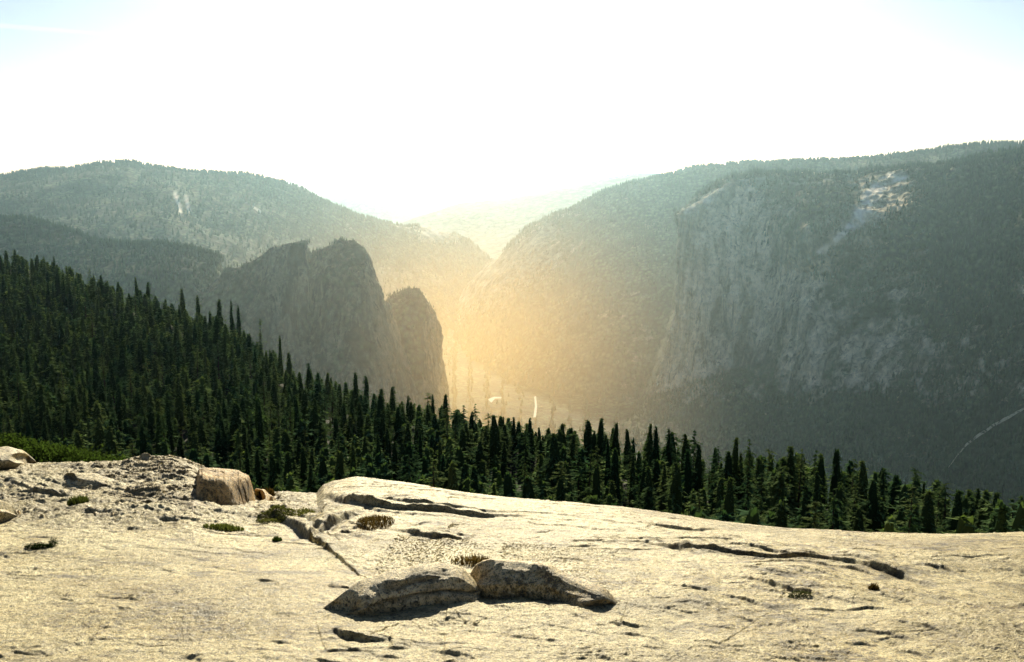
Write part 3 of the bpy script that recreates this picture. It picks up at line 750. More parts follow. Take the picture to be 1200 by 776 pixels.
# twin spires and shoulder on the left of the valley
def spire(name, lines, seed, label, amp=55):
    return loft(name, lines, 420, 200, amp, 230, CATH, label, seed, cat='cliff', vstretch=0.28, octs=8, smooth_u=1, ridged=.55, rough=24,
                bare=lambda px, py, p, n, b: b * .6 + .25 + .12 * fbm(p / 200, 3))
k1 = [(225, 352, 3500), (262, 325, 3450), (285, 312, 3400), (300, 303, 3380), (320, 293, 3350), (340, 286, 3330), (355, 281, 3320), (360, 281, 3320), (362, 300, 3400), (366, 330, 3480), (372, 420, 3600)]
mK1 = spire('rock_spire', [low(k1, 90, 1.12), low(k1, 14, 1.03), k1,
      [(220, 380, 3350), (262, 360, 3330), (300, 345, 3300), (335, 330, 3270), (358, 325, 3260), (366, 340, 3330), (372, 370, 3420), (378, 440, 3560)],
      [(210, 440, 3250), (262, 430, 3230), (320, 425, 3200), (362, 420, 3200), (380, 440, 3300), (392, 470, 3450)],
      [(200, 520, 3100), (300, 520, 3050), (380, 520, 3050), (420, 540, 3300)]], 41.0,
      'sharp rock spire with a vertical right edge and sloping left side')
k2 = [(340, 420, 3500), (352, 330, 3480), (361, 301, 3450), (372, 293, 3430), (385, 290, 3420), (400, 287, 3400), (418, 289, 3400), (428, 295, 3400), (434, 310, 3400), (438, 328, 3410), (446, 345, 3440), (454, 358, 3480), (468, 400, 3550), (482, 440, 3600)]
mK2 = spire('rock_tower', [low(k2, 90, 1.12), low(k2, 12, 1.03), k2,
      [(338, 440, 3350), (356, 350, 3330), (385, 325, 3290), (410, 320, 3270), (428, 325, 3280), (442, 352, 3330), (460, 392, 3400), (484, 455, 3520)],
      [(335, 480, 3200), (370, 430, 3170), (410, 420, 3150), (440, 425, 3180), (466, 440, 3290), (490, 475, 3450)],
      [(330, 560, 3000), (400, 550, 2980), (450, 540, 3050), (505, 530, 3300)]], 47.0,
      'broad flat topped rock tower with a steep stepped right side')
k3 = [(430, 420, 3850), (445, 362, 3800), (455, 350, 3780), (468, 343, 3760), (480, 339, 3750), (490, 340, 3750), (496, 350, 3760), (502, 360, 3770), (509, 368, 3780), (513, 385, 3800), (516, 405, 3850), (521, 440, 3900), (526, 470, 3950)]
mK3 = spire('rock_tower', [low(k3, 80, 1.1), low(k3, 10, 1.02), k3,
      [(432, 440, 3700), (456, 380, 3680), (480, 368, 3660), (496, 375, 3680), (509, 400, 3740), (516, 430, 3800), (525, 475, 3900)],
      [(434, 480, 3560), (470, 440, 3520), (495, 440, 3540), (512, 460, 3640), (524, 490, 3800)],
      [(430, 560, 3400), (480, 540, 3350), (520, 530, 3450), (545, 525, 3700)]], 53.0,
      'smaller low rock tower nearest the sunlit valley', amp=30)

# the great cliff
def poly_dist(px, py, pts):
    best = np.full(np.shape(px), 1e9)
    for (ax, ay), (bx, by) in zip(pts[:-1], pts[1:]):
        dx, dy = bx - ax, by - ay; t = np.clip(((px - ax) * dx + (py - ay) * dy) / (dx * dx + dy * dy), 0, 1)
        best = np.minimum(best, np.hypot(px - ax - t * dx, py - ay - t * dy))
    return best
SCAR = [(962, 296), (975, 288), (990, 270), (1003, 263), (1012, 248), (1020, 232), (1030, 218), (1042, 210), (1058, 206)]
def cliff_bright(px, py, p, n):
    w = np.interp(py, [200, 215, 240, 265, 280, 300], [7, 10, 12, 9, 6, 5]) * (1 + .9 * fbm(p / 90, 4))
    s = sstep(w, w * .45, poly_dist(px, py, SCAR)) * (0.15 + .85 * sstep(-.22, .22, fbm(p / 38 + 3, 4)))
    rim = sstep(9, 2, np.abs(py - np.interp(px, [795, 820, 850, 880, 1010, 1100], [252, 239, 221, 213, 212, 203])))
    rim *= sstep(790, 800, px) * sstep(1090, 1040, px) * (1.1 * sstep(-.15, .25, fbm(p / 40 + 8, 5))) * np.interp(px, [795, 870, 920, 1100], [1, .9, .4, .4])
    return np.clip(s + .5 * rim, 0, 1)  # bare rock of scar and rim, paled further for the sunlight they catch
def cliff_bare(px, py, p, n, b):
    big = fbm(p / 260 + 5, 4)
    nose = sstep(960, 860, px + 0.25 * (py - 330)) * sstep(210, 250, py) * (sstep(0, 12, np.interp(px, [740, 755, 830, 880, 930], [470, 468, 445, 430, 420]) - py))
    mid = sstep(0.0, 0.28, big) * sstep(1250, 1000, px) * .9
    mid2 = np.exp(-(((px - 930) / 90) ** 2 + ((py - 400) / 75) ** 2)) * .9
    gl = np.exp(-(((px - 905 - (py - 250) * -.2) / 38) ** 2 + ((py - 275) / 50) ** 2))
    far_right = sstep(1040, 1140, px) * (1 - sstep(250, 420, py))
    v = .38 + .55 * nose + .18 * mid + .22 * mid2 - .42 * gl - .35 * far_right - .40 * sstep(455, 500, py)
    v = v * (1 - sstep(-.1, .3, n[:, 1]) * sstep(860, 800, px))  # darker cover on the sunward side paints out its sunlit edge
    return np.clip(v, 0.0, .95)
ed = [  # back of plateau, plateau, rim, upper face, mid face, foot of the face, talus, far foot
 [(800, 262, 6200), (840, 240, 6200), (950, 225, 6000), (1100, 205, 5600), (1250, 185, 5000), (1500, 165, 4500)],
 [(799, 254, 5000), (822, 238, 4950), (850, 219, 4900), (880, 211, 4850), (1000, 208, 4700), (1100, 197, 4500), (1200, 183, 4200), (1500, 162, 3800)],
 [(796, 253, 4420), (812, 243, 4440), (835, 229, 4460), (860, 216, 4480), (885, 211, 4480), (1000, 211, 4350), (1060, 206, 4250), (1100, 202, 4150), (1200, 188, 3900), (1500, 165, 3500)],
 [(797, 268, 4400), (830, 268, 4330), (870, 262, 4330), (905, 262, 4250), (950, 272, 3900), (1000, 275, 3800), (1060, 260, 3700), (1120, 240, 3800), (1200, 235, 3600), (1500, 215, 3200)],
 [(797, 300, 4380), (828, 305, 4260), (860, 308, 4230), (900, 318, 4180), (945, 322, 3950), (1000, 315, 3850), (1080, 310, 3700), (1200, 300, 3300), (1500, 280, 3000)],
 [(788, 365, 4370), (820, 370, 4210), (860, 375, 4150), (900, 380, 4080), (950, 385, 3800), (1020, 385, 3650), (1100, 380, 3450), (1200, 375, 3100), (1500, 360, 2800)],
 [(773, 420, 4370), (815, 418, 4180), (860, 425, 4080), (900, 430, 3980), (950, 435, 3680), (1020, 440, 3480), (1100, 440, 3250), (1200, 440, 2900), (1500, 440, 2600)],
 [(754, 467, 4380), (790, 462, 4200), (825, 448, 4080), (870, 455, 3950), (910, 475, 3780), (960, 490, 3500), (1020, 500, 3250), (1100, 510, 3000), (1200, 520, 2650), (1500, 540, 2400)],
 [(742, 490, 4300), (780, 495, 4050), (830, 500, 3850), (880, 510, 3650), (940, 530, 3350), (1020, 550, 3000), (1100, 565, 2750), (1200, 580, 2450), (1500, 600, 2200)],
 [(700, 520, 3900), (780, 540, 3600), (880, 560, 3300), (1000, 610, 2800), (1100, 640, 2500), (1200, 670, 2200), (1500, 700, 2000)]]
for L in ed:                       # the cliff wraps round its nose to the far side
    a = L[0]; L.insert(0, (a[0] + 6, a[1] + 1, a[2] * 1.16)); L.insert(0, (a[0] + 60, a[1] + 2, a[2] * 1.4))
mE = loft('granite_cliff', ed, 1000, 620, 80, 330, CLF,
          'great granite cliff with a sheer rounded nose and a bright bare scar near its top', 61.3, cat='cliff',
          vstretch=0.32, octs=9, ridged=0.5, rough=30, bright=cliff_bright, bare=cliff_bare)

# pale curved track strip standing for the edge of a rounded slope
def ribbon(name, pix, width, lift, mat, label, cat):
    q = np.array(pix, float); t = np.linspace(0, 1, 60)
    k = np.linspace(0, 1, len(q))
    c = P(np.interp(t, k, q[:, 0]), np.interp(t, k, q[:, 1]), np.interp(t, k, q[:, 2]))
    n = np.array([0, -0.35, 0.95])
    w = width * (0.6 + .5 * np.sin(np.pi * t) + .3 * fbm(np.stack([t * 9, t * 0, t * 0], 1), 3))
    a = c + n * (w / 2)[:, None] ; b = c - n * (w / 2)[:, None]
    wob = 9 * fbm(np.stack([t * 14, t * 0 + 3, t * 0], 1), 4)[:, None] * n; a = a + wob; b = b + wob * .6
    V = np.stack([a, b], 1).reshape(-1, 3) + [0, -lift, lift * .3]
    link(name, mesh_np(name, V, grid_faces(len(t), 2), True, None, [mat]), label=label, cat=cat, kind='structure')
nt = NT('pale_slope_edge'); nn = nt.noise(nt.pos(), 0.05, 6, 0.8)
M_EDGE = nt.done(nt.bsdf(nt.ramp(nn, [(0.46, (0.05, 0.06, 0.04)), (0.54, (0.42, 0.40, 0.33))]), 0.95))
ribbon('slope_brow', [(1098, 548, 2700), (1108, 534, 2680), (1120, 520, 2660), (1135, 509, 2640), (1152, 498, 2620), (1170, 488, 2600), (1192, 475, 2580), (1230, 462, 2560)], 12, 70, M_EDGE,
       'pale curved track of the rounded slope above the trees', 'brow')
nt = NT('river_glint'); M_GLINT = nt.done(nt.bsdf((0.22, 0.20, 0.15), 0.8, nt.bump(nt.noise(nt.pos(), 0.2, 3), .4, .3), 0.3))  # pale matte colour stands in for the glint on the water
def pond(pix, label, name='river'):
    q = np.array(pix, float); w = [P(a, b, 4000.0) for a, b in q]
    out = []
    for a, b in q:
        r = ray(a, b); k = (-1118 - CAM[2]) / r[2]; out.append(CAM + r * k)
    me = bpy.data.meshes.new(name); me.from_pydata([tuple(v) for v in out], [], [list(range(len(out)))])
    me.materials.append(M_GLINT); link(name, me, label=label, cat='river', kind='structure')
pond([(625, 489), (627, 476), (626, 465), (628, 464), (629.5, 476), (628, 489)], 'thin bright bend of river on the valley floor, its glint painted pale')
pond([(572, 468), (579, 465), (588, 465.5), (587, 467), (580, 467), (576, 472)], 'small river glint painted as a pale patch, left of the thin bright bend')

# ------------------------------------------------------------------ trees
def conifer_crown(seed, H, Rr, whorls, nb, clumps, tri, t0=0.12, power=0.8, size=1.0, core=True):
    rs = np.random.RandomState(seed)
    V = []; sh = []; Fc = []
    asy = rs.uniform(0, 6.28); aa = rs.uniform(.05, .30); gaps = rs.rand(whorls) < .10
    lean = rs.uniform(-.01, .01, 2)
    for w in range(whorls):
        t = t0 + (1 - t0) * ((w + rs.uniform(-.3, .3)) / whorls); t = min(max(t, t0), 0.995)
        r0 = Rr * (1 - (t - t0) / (1 - t0)) ** power * (0.80 + .25 * math.sin(seed + t * 17)) + 0.12
        if t < t0 + .12: r0 *= 0.6 + 3 * (t - t0)
        for b in range(nb if t < .9 else max(3, nb - 2)):
            if rs.rand() < 0.10: continue
            az = rs.uniform(0, 2 * np.pi); r = r0 * rs.uniform(0.45, 1.2) * (1 + aa * math.cos(az - asy + 2 * t)) * (.45 if gaps[w] else 1)
            droop = rs.uniform(.12, .42) * r
            zc = t * H + rs.uniform(-.3, .3)
            ca, sa = math.cos(az), math.sin(az)
            for c in range(clumps):
                f = (c + 1) / clumps * rs.uniform(.85, 1.0)
                pr = r * f; pz = zc - droop * f * f
                L = (0.50 * size + 0.22 * r / max(1, clumps) * 1.2) * rs.uniform(.8, 1.3)
                for k in range(tri):
                    a2 = az + rs.uniform(-1.0, 1.0); el = rs.uniform(-.75, .35)
                    d = np.array([math.cos(a2) * math.cos(el), math.sin(a2) * math.cos(el), math.sin(el)])
                    s_ = np.array([-math.sin(a2), math.cos(a2), rs.uniform(-.5, .5)]) * L * rs.uniform(.28, .5)
                    o = np.array([pr * ca + lean[0] * zc, pr * sa + lean[1] * zc, pz]) - d * L * .5
                    i = len(V)
                    V += [o - s_ * .6, o + s_ * .6, o + d * L * 1.3 + s_ * .15]
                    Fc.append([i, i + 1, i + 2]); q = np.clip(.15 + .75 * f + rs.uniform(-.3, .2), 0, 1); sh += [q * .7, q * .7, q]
    if core:                                   # needles crowded round the stem
        n = 9; zs = np.linspace(t0 * H + .5, H * .97, 8)
        base = len(V)
        for z in zs:
            t = (z / H - t0) / (1 - t0); rr = Rr * .40 * (1 - t) ** power + .05
            for k in range(n):
                a = 2 * np.pi * k / n; q = rr * rs.uniform(.6, 1.3)
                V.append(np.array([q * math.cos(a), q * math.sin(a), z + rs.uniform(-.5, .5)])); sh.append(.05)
        for j in range(len(zs) - 1):
            for k in range(n):
                a = base + j * n + k; b = base + j * n + (k + 1) % n
                Fc.append([a, b, b + n]); Fc.append([a, b + n, a + n])
    return np.array(V), np.array(Fc), np.array(sh)

def trunk_mesh(H, r):
    n = 8; zs = [0, .1 * H, .35 * H, .7 * H, H]; rr = [r * 1.25, r, r * .75, r * .4, .02]
    V = [(q * math.cos(2 * math.pi * k / n), q * math.sin(2 * math.pi * k / n), z) for z, q in zip(zs, rr) for k in range(n)]
    Fc = [(j * n + k, j * n + (k + 1) % n, (j + 1) * n + (k + 1) % n, (j + 1) * n + k) for j in range(4) for k in range(n)]
    return mesh_np('trunk', np.array(V), np.array(Fc), True, None, [M_BARK])

NVAR = 16
variants = []
for k in range(NVAR):
    H = 22.0; Rr = [3.6, 4.2, 3.2, 4.1, 4.0, 4.2, 3.4, 4.1, 3.8, 3.9, 4.1, 4.0, 3.2, 3.8, 2.9, 4.2][k]
    pw = [.56, .50, .68, .50, .60, .54, .74, .52, .76, .48, .56, .50, .45, .7, .6, .55][k]
    V, Fc, sh = conifer_crown(100 + k, H, Rr, 27 if k < 12 else 19, 9 if k < 12 else 6, 4, 3, t0=.10 + .05 * (k % 3) + (.18 if k >= 12 else 0), power=pw, size=.9, core=k < 12)
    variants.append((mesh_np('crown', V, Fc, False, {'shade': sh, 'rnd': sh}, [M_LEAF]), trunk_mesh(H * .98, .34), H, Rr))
lods = []
for k in range(8):
    V, Fc, sh = conifer_crown(200 + k, 22.0, [3.6, 4.3, 3.3, 4.8, 3.9, 4.6, 3.5, 4.2][k], 18, 6, 2, 2, t0=.12, power=[.52, .44, .58, .42, .54, .44, .62, .48][k], size=1.7)
    lods.append((V, Fc, sh))

# forest ground
rid = [(-400, 285, 1050), (-150, 300, 930), (0, 314, 800), (60, 333, 740), (100, 348, 700), (150, 369, 650), (200, 382, 610), (250, 404, 570), (300, 430, 530), (350, 462, 490),
       (400, 483, 440), (450, 495, 410), (500, 508, 385), (560, 522, 362), (600, 530, 350), (640, 545, 335), (680, 556, 322), (740, 566, 310), (800, 575, 300), (860, 590, 280), (940, 600, 262), (1000, 606, 250),
       (1060, 624, 236), (1100, 636, 225), (1200, 655, 210), (1400, 670, 200), (1700, 690, 190)]
ft = [[(a, b + 70, d * 1.35) for a, b, d in rid], [(a, b + 8, d * 1.06) for a, b, d in rid], rid,
      [(-400, 400, 700), (0, 430, 560), (150, 470, 470), (300, 520, 390), (450, 575, 310), (600, 610, 270), (800, 650, 225), (1000, 680, 195), (1200, 715, 165), (1700, 750, 150)],
      [(-400, 560, 420), (0, 580, 350), (150, 600, 300), (300, 630, 260), (450, 660, 220), (600, 690, 190), (800, 720, 165), (1000, 745, 145), (1200, 770, 125), (1700, 800, 110)],
      [(-400, 760, 200), (0, 790, 150), (300, 800, 130), (600, 810, 110), (900, 830, 100), (1200, 850, 90), (1700, 880, 80)]]
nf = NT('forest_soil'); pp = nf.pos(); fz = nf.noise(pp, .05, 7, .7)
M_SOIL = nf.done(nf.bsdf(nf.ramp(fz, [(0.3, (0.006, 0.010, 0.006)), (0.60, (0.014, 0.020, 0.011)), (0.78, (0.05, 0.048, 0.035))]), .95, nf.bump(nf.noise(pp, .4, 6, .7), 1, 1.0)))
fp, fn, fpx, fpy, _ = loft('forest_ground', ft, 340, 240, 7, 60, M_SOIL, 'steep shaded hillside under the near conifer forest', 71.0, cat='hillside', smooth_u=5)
FG = fp.reshape(240, 340, 3)

def place_forest():
    rs = np.random.RandomState(21)
    a = FG[:-1, :-1].reshape(-1, 3); b = FG[:-1, 1:].reshape(-1, 3); c = FG[1:, :-1].reshape(-1, 3)
    ar = np.abs(np.cross((b - a)[:, :2], (c - a)[:, :2]))
    N = 26000
    i = rs.choice(len(a), N, p=ar / ar.sum()); u, v = rs.rand(2, N, 1)
    p = a[i] + (b - a)[i] * u + (c - a)[i] * v
    px, py = project(p)
    keep = (px > -260) & (px < 1460)
    p = p[keep]; dens = fbm(p / 70 * [1, 1, 0] + 4, 3)
    p = p[rs.rand(len(p)) < .75 + .8 * dens]
    grid = {}; out = []; hs = []
    for q in p:                                   # Poisson-like thinning
        m = 4.4
        key = (int(q[0] // m), int(q[1] // m)); ok = True
        for dx in (-1, 0, 1):
            for dy in (-1, 0, 1):
                for w in grid.get((key[0] + dx, key[1] + dy), ()):
                    if (w[0] - q[0]) ** 2 + (w[1] - q[1]) ** 2 < m * m: ok = False
        if ok: grid.setdefault(key, []).append(q); out.append(q)
    p = np.array(out)
    px, py = project(p)
    h = rs.uniform(10, 25, len(p)) + (rs.rand(len(p)) < .10) * rs.uniform(2, 6, len(p)) - (rs.rand(len(p)) < .25) * 5
    # keep the tree tops under the measured outline of the wood
    top = np.interp(px, [-300, 0, 60, 100, 150, 200, 250, 300, 345, 400, 450, 500, 560, 600, 640, 680, 740, 800, 860, 940, 1000, 1060, 1100, 1150, 1200, 1400],
                    [262, 288, 302, 318, 332, 345, 362, 393, 425, 446, 462, 470, 482, 490, 498, 496, 500, 505, 516, 528, 538, 552, 562, 572, 580, 600])
    top = top + rs.uniform(-2, 20, len(p))
    r = ray(px, top); ztop = CAM[2] + r[:, 2] / r[:, 1] * p[:, 1]
    h = np.minimum(h, np.maximum(ztop - p[:, 2], 0))
    ok = h > 6.5
    return p[ok], h[ok], rs
TP, TH, trs = place_forest()
# hand-set skyline and slab-edge trees: top pixel, distance, height
HAND = [(16, 292, 800, 19), (62, 300, 740, 18), (105, 314, 690, 19), (118, 322, 680, 16), (160, 324, 640, 20), (172, 330, 640, 18), (213, 338, 600, 24), (232, 345, 595, 18), (255, 350, 570, 20), (270, 351, 560, 25),
        (278, 358, 560, 19), (303, 372, 530, 18), (327, 392, 505, 20), (338, 412, 500, 16), (362, 425, 470, 20), (384, 436, 450, 17), (416, 436, 425, 24), (428, 440, 420, 22), (446, 455, 410, 17), (461, 452, 400, 22), (477, 462, 390, 19),
        (500, 458, 385, 24), (507, 462, 380, 19), (521, 460, 372, 24), (545, 474, 362, 20), (558, 472, 358, 24), (573, 482, 352, 20), (588, 488, 345, 18), (602, 488, 345, 20), (622, 490, 335, 24), (645, 500, 325, 20), (658, 496, 322, 22),
        (672, 500, 318, 19), (690, 492, 312, 24), (706, 490, 308, 26), (719, 494, 304, 24), (738, 502, 300, 20), (762, 496, 285, 24), (770, 500, 280, 22), (785, 499, 275, 24), (813, 502, 268, 25), (820, 520, 262, 18), (858, 510, 250, 22),
        (880, 514, 245, 23), (905, 524, 240, 20), (925, 519, 236, 23), (938, 524, 232, 19), (958, 525, 228, 24), (982, 525, 222, 24), (1000, 534, 218, 21), (1016, 538, 214, 23), (1034, 552, 210, 16), (1048, 555, 206, 17), (1070, 544, 202, 22),
        (1100, 560, 196, 19), (1112, 563, 192, 18), (1165, 575, 182, 17), (1185, 582, 178, 16)]
hp = []; hh = []
for a, b, d, h in HAND:
    t = P(a, b, d); g = FG.reshape(-1, 3); j = np.argmin((g[:, 0] - t[0]) ** 2 + (g[:, 1] - t[1]) ** 2)
    hp.append([t[0], t[1], min(g[j, 2], t[2] - h * .9)]); hh.append(t[2] - hp[-1][2])
TP = np.vstack([hp, TP]); TH = np.r_[hh, TH]
is_hand = np.arange(len(TP)) < len(hp)
vart = trs.randint(0, NVAR, len(TP)); rot = trs.uniform(0, 6.28, len(TP)); rndv = trs.rand(len(TP))
wid = trs.uniform(.85, 1.5, len(TP))
wid[is_hand] = trs.uniform(.9, 1.3, is_hand.sum())

# which ones show most: paint them front to back as triangles
px0, py0 = project(TP); px1, py1 = project(TP + np.stack([0 * TH, 0 * TH, TH], 1))
slab_line = np.interp(px1, [-400, 0, 140, 200, 300, 372, 420, 470, 560, 650, 720, 800, 850, 920, 1000, 1100, 1200, 1500], [520, 525, 545, 540, 575, 578, 563, 567, 580, 590, 596, 605, 612, 620, 625, 627, 628, 640])
buf = np.zeros((776, 1200), bool)
for x in range(1200): buf[int(np.interp(x, [0, 140, 200, 300, 372, 420, 470, 560, 650, 720, 800, 850, 920, 1000, 1100, 1200], [525, 545, 540, 575, 578, 563, 567, 580, 590, 596, 605, 612, 620, 625, 627, 628])):, x] = True
seen = np.zeros(len(TP))
for j in np.argsort(TP[:, 1]):
    x1, y1, y0 = px1[j], py1[j], py0[j]
    hw = 2.6 * wid[j] * (TH[j] / 22) ** .6 / TP[j, 1] * F
    ya, yb = int(max(y1, 0)), int(min(y0, 775))
    for yy in range(ya, yb + 1):
        w = hw * (yy - y1) / max(y0 - y1, 1)
        a = int(max(0, x1 - w)); b = int(min(1200, x1 + w + 1))
        if b > a:
            seg = buf[yy, a:b]; seen[j] += (~seg).sum(); seg[:] = True
order = np.argsort(-seen)
indiv = np.zeros(len(TP), bool); indiv[order[:300]] = True
indiv &= seen > 8
idx = np.where(indiv)[0]
def zone(x):
    for lim, z in ((140, 'above the green shrub'), (300, 'above the broken outcrop'), (372, 'between outcrop and humped ledge'), (520, 'above the humped ledge'), (660, 'straight above the two touching boulders'),
                   (850, 'below the nose of the great cliff'), (1060, 'above the long dark crack in the slab')):
        if x < lim: return z
    return 'near the right border below the pale track'
hidx = [j for j in np.argsort(px1) if is_hand[j]]
ordn = ['first', 'second', 'third', 'fourth', 'fifth', 'sixth', 'seventh', 'eighth', 'ninth', 'tenth', 'eleventh', 'twelfth', 'thirteenth', 'fourteenth', 'fifteenth', 'sixteenth', 'seventeenth']
zc = {}; labels = {}
for j in hidx:
    z = zone(px1[j]); zc[z] = zc.get(z, 0) + 1
cnt = {}
for j in hidx:
    z = zone(px1[j]); k = cnt.get(z, 0); cnt[z] = k + 1
    kind = 'tall slender' if TH[j] > 21 else 'shorter'
    labels[j] = f'{kind} skyline fir, {ordn[k]} from left {z}'
Z3 = {}
for j in idx:
    if j in labels: continue
    low_row = py0[j] > slab_line[j] + 8 and TP[j, 1] < 260
    nm = 'fir rising behind the slab edge' if low_row else 'fir in the crowded hillside'
    labels[j] = (f'{nm}, {zone(px1[j])}')
for j in np.where(is_hand)[0]: indiv[j] = True
idx = np.where(indiv)[0]
for j in idx:
    cr, tr, H, Rr = variants[vart[j]]
    e = bpy.data.objects.new('fir_tree', None); COL.objects.link(e)
    s = TH[j] / H; sw = wid[j] * s ** .6
    e.location = TP[j]; e.rotation_euler = (.035 * math.sin(j * 7.3), .035 * math.sin(j * 3.1), rot[j]); e.scale = (sw, sw, s)
    e['label'] = labels[j]; e['category'] = 'fir tree'
    e['group'] = 'skyline firs of the near forest' if is_hand[j] else 'firs of the near forest ' + zone(px1[j])
    link('crown', cr, e); link('trunk', tr, e)
# the rest of the wood as one mass
rest = np.where(~indiv)[0]
VV = []; FF = []; SS = []; RR = []; off = 0
for j in rest:
    V, Fc, sh = lods[vart[j] % 8]
    s = TH[j] / 22.0; sw = 1.1 * wid[j] * s ** .5; c, si = math.cos(rot[j]), math.sin(rot[j])
    W = np.stack([(V[:, 0] * c - V[:, 1] * si) * sw, (V[:, 0] * si + V[:, 1] * c) * sw, V[:, 2] * s], 1) + TP[j]
    VV.append(W); FF.append(Fc + off); off += len(V); SS.append(sh); RR.append(np.full(len(V), rndv[j]))
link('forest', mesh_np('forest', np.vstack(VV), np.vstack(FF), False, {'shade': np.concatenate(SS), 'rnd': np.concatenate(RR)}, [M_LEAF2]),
     label='dense dark fir forest covering the near hillside', cat='forest', kind='stuff')
print('trees', len(TP), 'individual', len(idx), 'rest faces', sum(len(f) for f in FF))

# far woods: small spiky crowns over the mountains
def far_wood(data, count, hmin, hmax, label, seed, shade=1.0, cond=None, step=1):
    p, n, px, py, bare = data
    rs = np.random.RandomState(seed)
    ok = (np.abs(n[:, 2]) > .30) & (px > -150) & (px < 1350) & (bare < .45)
    if cond is not None: ok &= cond(px, py, p)
    ids = np.where(ok)[0]
    # weight by area so that trees do not crowd where the mesh is fine
    w = (p[ids, 1] ** 1.0) / (p[ids, 1].max())
    sel = rs.choice(ids, min(count, len(ids) * 3), p=w / w.sum())
    q = p[sel] + rs.normal(size=(len(sel), 3)) * [9, 9, 0]; q[:, 2] -= 3
    h = rs.uniform(hmin, hmax, len(sel)); r = h * rs.uniform(.14, .22, len(sel)); a0 = rs.uniform(0, 6.28, len(sel))
    prof = [(0.08, 1.0), (.45, .75), (.5, 1.0 * .62), (.75, .42), (1.0, 0.02)]
    V = []; nk = 5
    for z, rr in prof:
        for k in range(nk):
            jit = rs.uniform(.65, 1.3, len(sel))
            V.append(np.stack([q[:, 0] + r * rr * jit * np.cos(a0 + k * 2 * np.pi / nk), q[:, 1] + r * rr * jit * np.sin(a0 + k * 2 * np.pi / nk), q[:, 2] + z * h], 1))
    V = np.stack(V, 1); m = V.shape[1]
    T = []
    for jn in range(len(prof) - 1):
        for k in range(nk):
            a = jn * nk + k; b = jn * nk + (k + 1) % nk; T.append([a, b, b + nk, a + nk])
    T = np.array(T); Fc = (T[None] + (np.arange(len(sel)) * m)[:, None, None]).reshape(-1, 4)
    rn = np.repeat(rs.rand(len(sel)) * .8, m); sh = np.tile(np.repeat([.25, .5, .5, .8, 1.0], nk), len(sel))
    link('forest', mesh_np('forest', V.reshape(-1, 3), Fc, False, {'shade': sh, 'rnd': rn}, [M_FARLEAF]), label=label, cat='forest', kind='stuff')
far_wood(mB, 16000, 22, 36, 'distant forest along the top and flank of the left skyline mountain', 5)
far_wood(mS, 6000, 18, 28, 'distant forest on the darker shoulder above the near trees', 6)
far_wood(mD, 18000, 20, 34, 'distant forest on the long mountain behind the great cliff', 7)
far_wood(mE, 16000, 16, 28, 'distant forest on the plateau and lower slopes of the great cliff', 8)
for kk, mk, nm in ((1, mK1, 'the sharp rock spire'), (2, mK2, 'the broad rock tower'), (3, mK3, 'the smaller rock tower')):
    far_wood(mk, 420, 9, 17, 'sparse distant trees on the ledges and top of ' + nm, 20 + kk)
vp = PLAIN[(PLAIN[:, 1] < 8000)]
far_wood((vp, np.tile([0, 0, 1.0], (len(vp), 1)), *project(vp), np.zeros(len(vp))), 26000, 22, 34, 'distant forest on the floor of the sunlit valley', 9,
         cond=lambda px, py, p: (px > 480) & (px < 900) & (py < 520) & ((np.abs(px - 627) > 2.5)) & ~((px > 571) & (px < 589) & (py > 463) & (py < 471)))

# ------------------------------------------------------------------ haze
def box(name, lo, hi, mat, label):
    x0, y0, z0 = lo; x1, y1, z1 = hi
    V = [(x0, y0, z0), (x1, y0, z0), (x1, y1, z0), (x0, y1, z0), (x0, y0, z1), (x1, y0, z1), (x1, y1, z1), (x0, y1, z1)]
    Fc = [(0, 3, 2, 1), (4, 5, 6, 7), (0, 1, 5, 4), (1, 2, 6, 5), (2, 3, 7, 6), (3, 0, 4, 7)]
    me = bpy.data.meshes.new(name); me.from_pydata(V, [], Fc); me.materials.append(mat)
    return link(name, me, label=label, cat='haze', kind='stuff')
hz = NT('valley_haze')
vs = hz.n('ShaderNodeVolumeScatter'); vs.inputs['Color'].default_value = (0.56, 0.85, 1.0, 1)
vs.inputs['Density'].default_value = 0.27e-4; vs.inputs['Anisotropy'].default_value = 0.80
hz.l(vs.outputs[0], hz.out.inputs['Volume'])
box('haze', (-30000, 300, -1400), (30000, 34000, 420), hz.m, 'bright sunlit haze filling the valley and veiling the mountains')

# warm dust volume added to imitate the lens veil and sun shaft
gz = NT('valley_glow'); gp = gz.obj()
gl = gz.n('ShaderNodeVectorMath'); gl.operation = 'LENGTH'; gz.l(gp, gl.inputs[0])
gd = gz.math('SUBTRACT', 1.0, gl.outputs['Value'], True)
gd = gz.math('MULTIPLY', gz.math('POWER', gd, 2.6), 3.4e-4)
gs = gz.n('ShaderNodeVolumeScatter'); gs.inputs['Color'].default_value = (1.0, 0.60, 0.17, 1); gs.inputs['Anisotropy'].default_value = 0.6
gz.l(gd, gs.inputs['Density']); gz.l(gs.outputs[0], gz.out.inputs['Volume'])
import bmesh
bm = bmesh.new(); bmesh.ops.create_icosphere(bm, subdivisions=4, radius=1.0)
gm = bpy.data.meshes.new('glow'); bm.to_mesh(gm); bm.free(); gm.materials.append(gz.m)
go = link('haze', gm, label='warm golden dust added low in the valley mouth to imitate lens glare', cat='haze', kind='stuff')
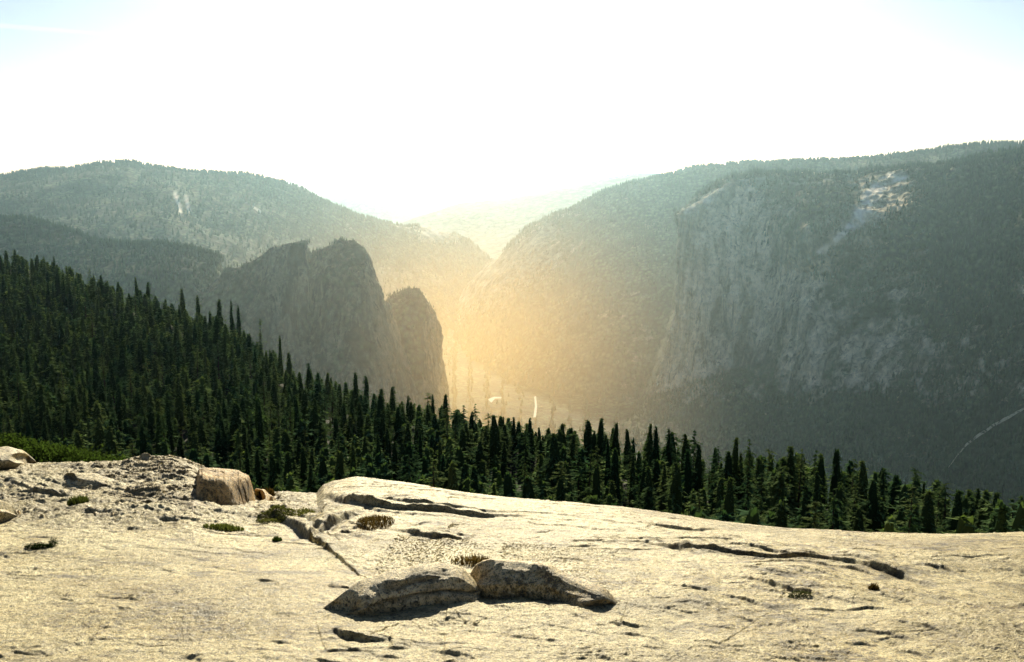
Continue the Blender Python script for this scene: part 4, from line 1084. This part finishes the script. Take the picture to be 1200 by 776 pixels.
go.location = P(542, 432, 3900); go.scale = (1400, 2700, 1050)

ct = NT('ice_crystals'); cv = ct.n('ShaderNodeVolumeScatter'); cv.inputs['Density'].default_value = 6e-4; cv.inputs['Anisotropy'].default_value = 0.5
ct.l(cv.outputs[0], ct.out.inputs['Volume'])
cm = gm.copy(); cm.materials.clear(); cm.materials.append(ct.m)
A_ = P(-260, 12, 22000); B_ = P(135, 38, 21000); dv_ = B_ - A_
cto = link('contrail', cm, label='faint white aircraft trail in the pale blue upper corner of the sky', cat='contrail')
cto.location = (A_ + B_) / 2; cto.scale = (np.linalg.norm(dv_) / 2, 60, 60)
cto.rotation_euler = (0, -math.atan2(dv_[2], dv_[0]), 0)

# ------------------------------------------------------------------ light, world, camera
sun = bpy.data.lights.new('sun', 'SUN'); sun.energy = 10.5; sun.angle = R(0.55); sun.color = (1.0, 0.89, 0.64)
so = bpy.data.objects.new('sun', sun); COL.objects.link(so); so.rotation_euler = (-(math.pi / 2 - SUN_EL), 0, 0)
w = bpy.data.worlds.new('World'); SC.world = w; w.use_nodes = True
wn = w.node_tree.nodes; bg = wn['Background']
sky = wn.new('ShaderNodeTexSky'); sky.sky_type = 'NISHITA'; sky.sun_disc = False; sky.sun_elevation = SUN_EL; sky.sun_rotation = 0
sky.altitude = 2400; sky.air_density = 1.0; sky.dust_density = 3.2; sky.ozone_density = 1.5
w.node_tree.links.new(sky.outputs[0], bg.inputs[0]); bg.inputs[1].default_value = 0.10
cam = bpy.data.cameras.new('camera'); cam.sensor_width = 36; cam.lens = 36 * F / 1200; cam.clip_end = 200000; cam.clip_start = 0.1
co = bpy.data.objects.new('camera', cam); COL.objects.link(co); co.location = CAM; co.rotation_euler = (math.pi / 2 - PITCH, 0, 0)
SC.camera = co
SC.view_settings.view_transform = 'Standard'; SC.view_settings.look = 'None'; SC.view_settings.exposure = 0
SC.cycles.volume_bounces = 1; SC.cycles.max_bounces = 6; SC.cycles.diffuse_bounces = 3
SC.cycles.use_denoising = True
SC.cycles.use_adaptive_sampling = False
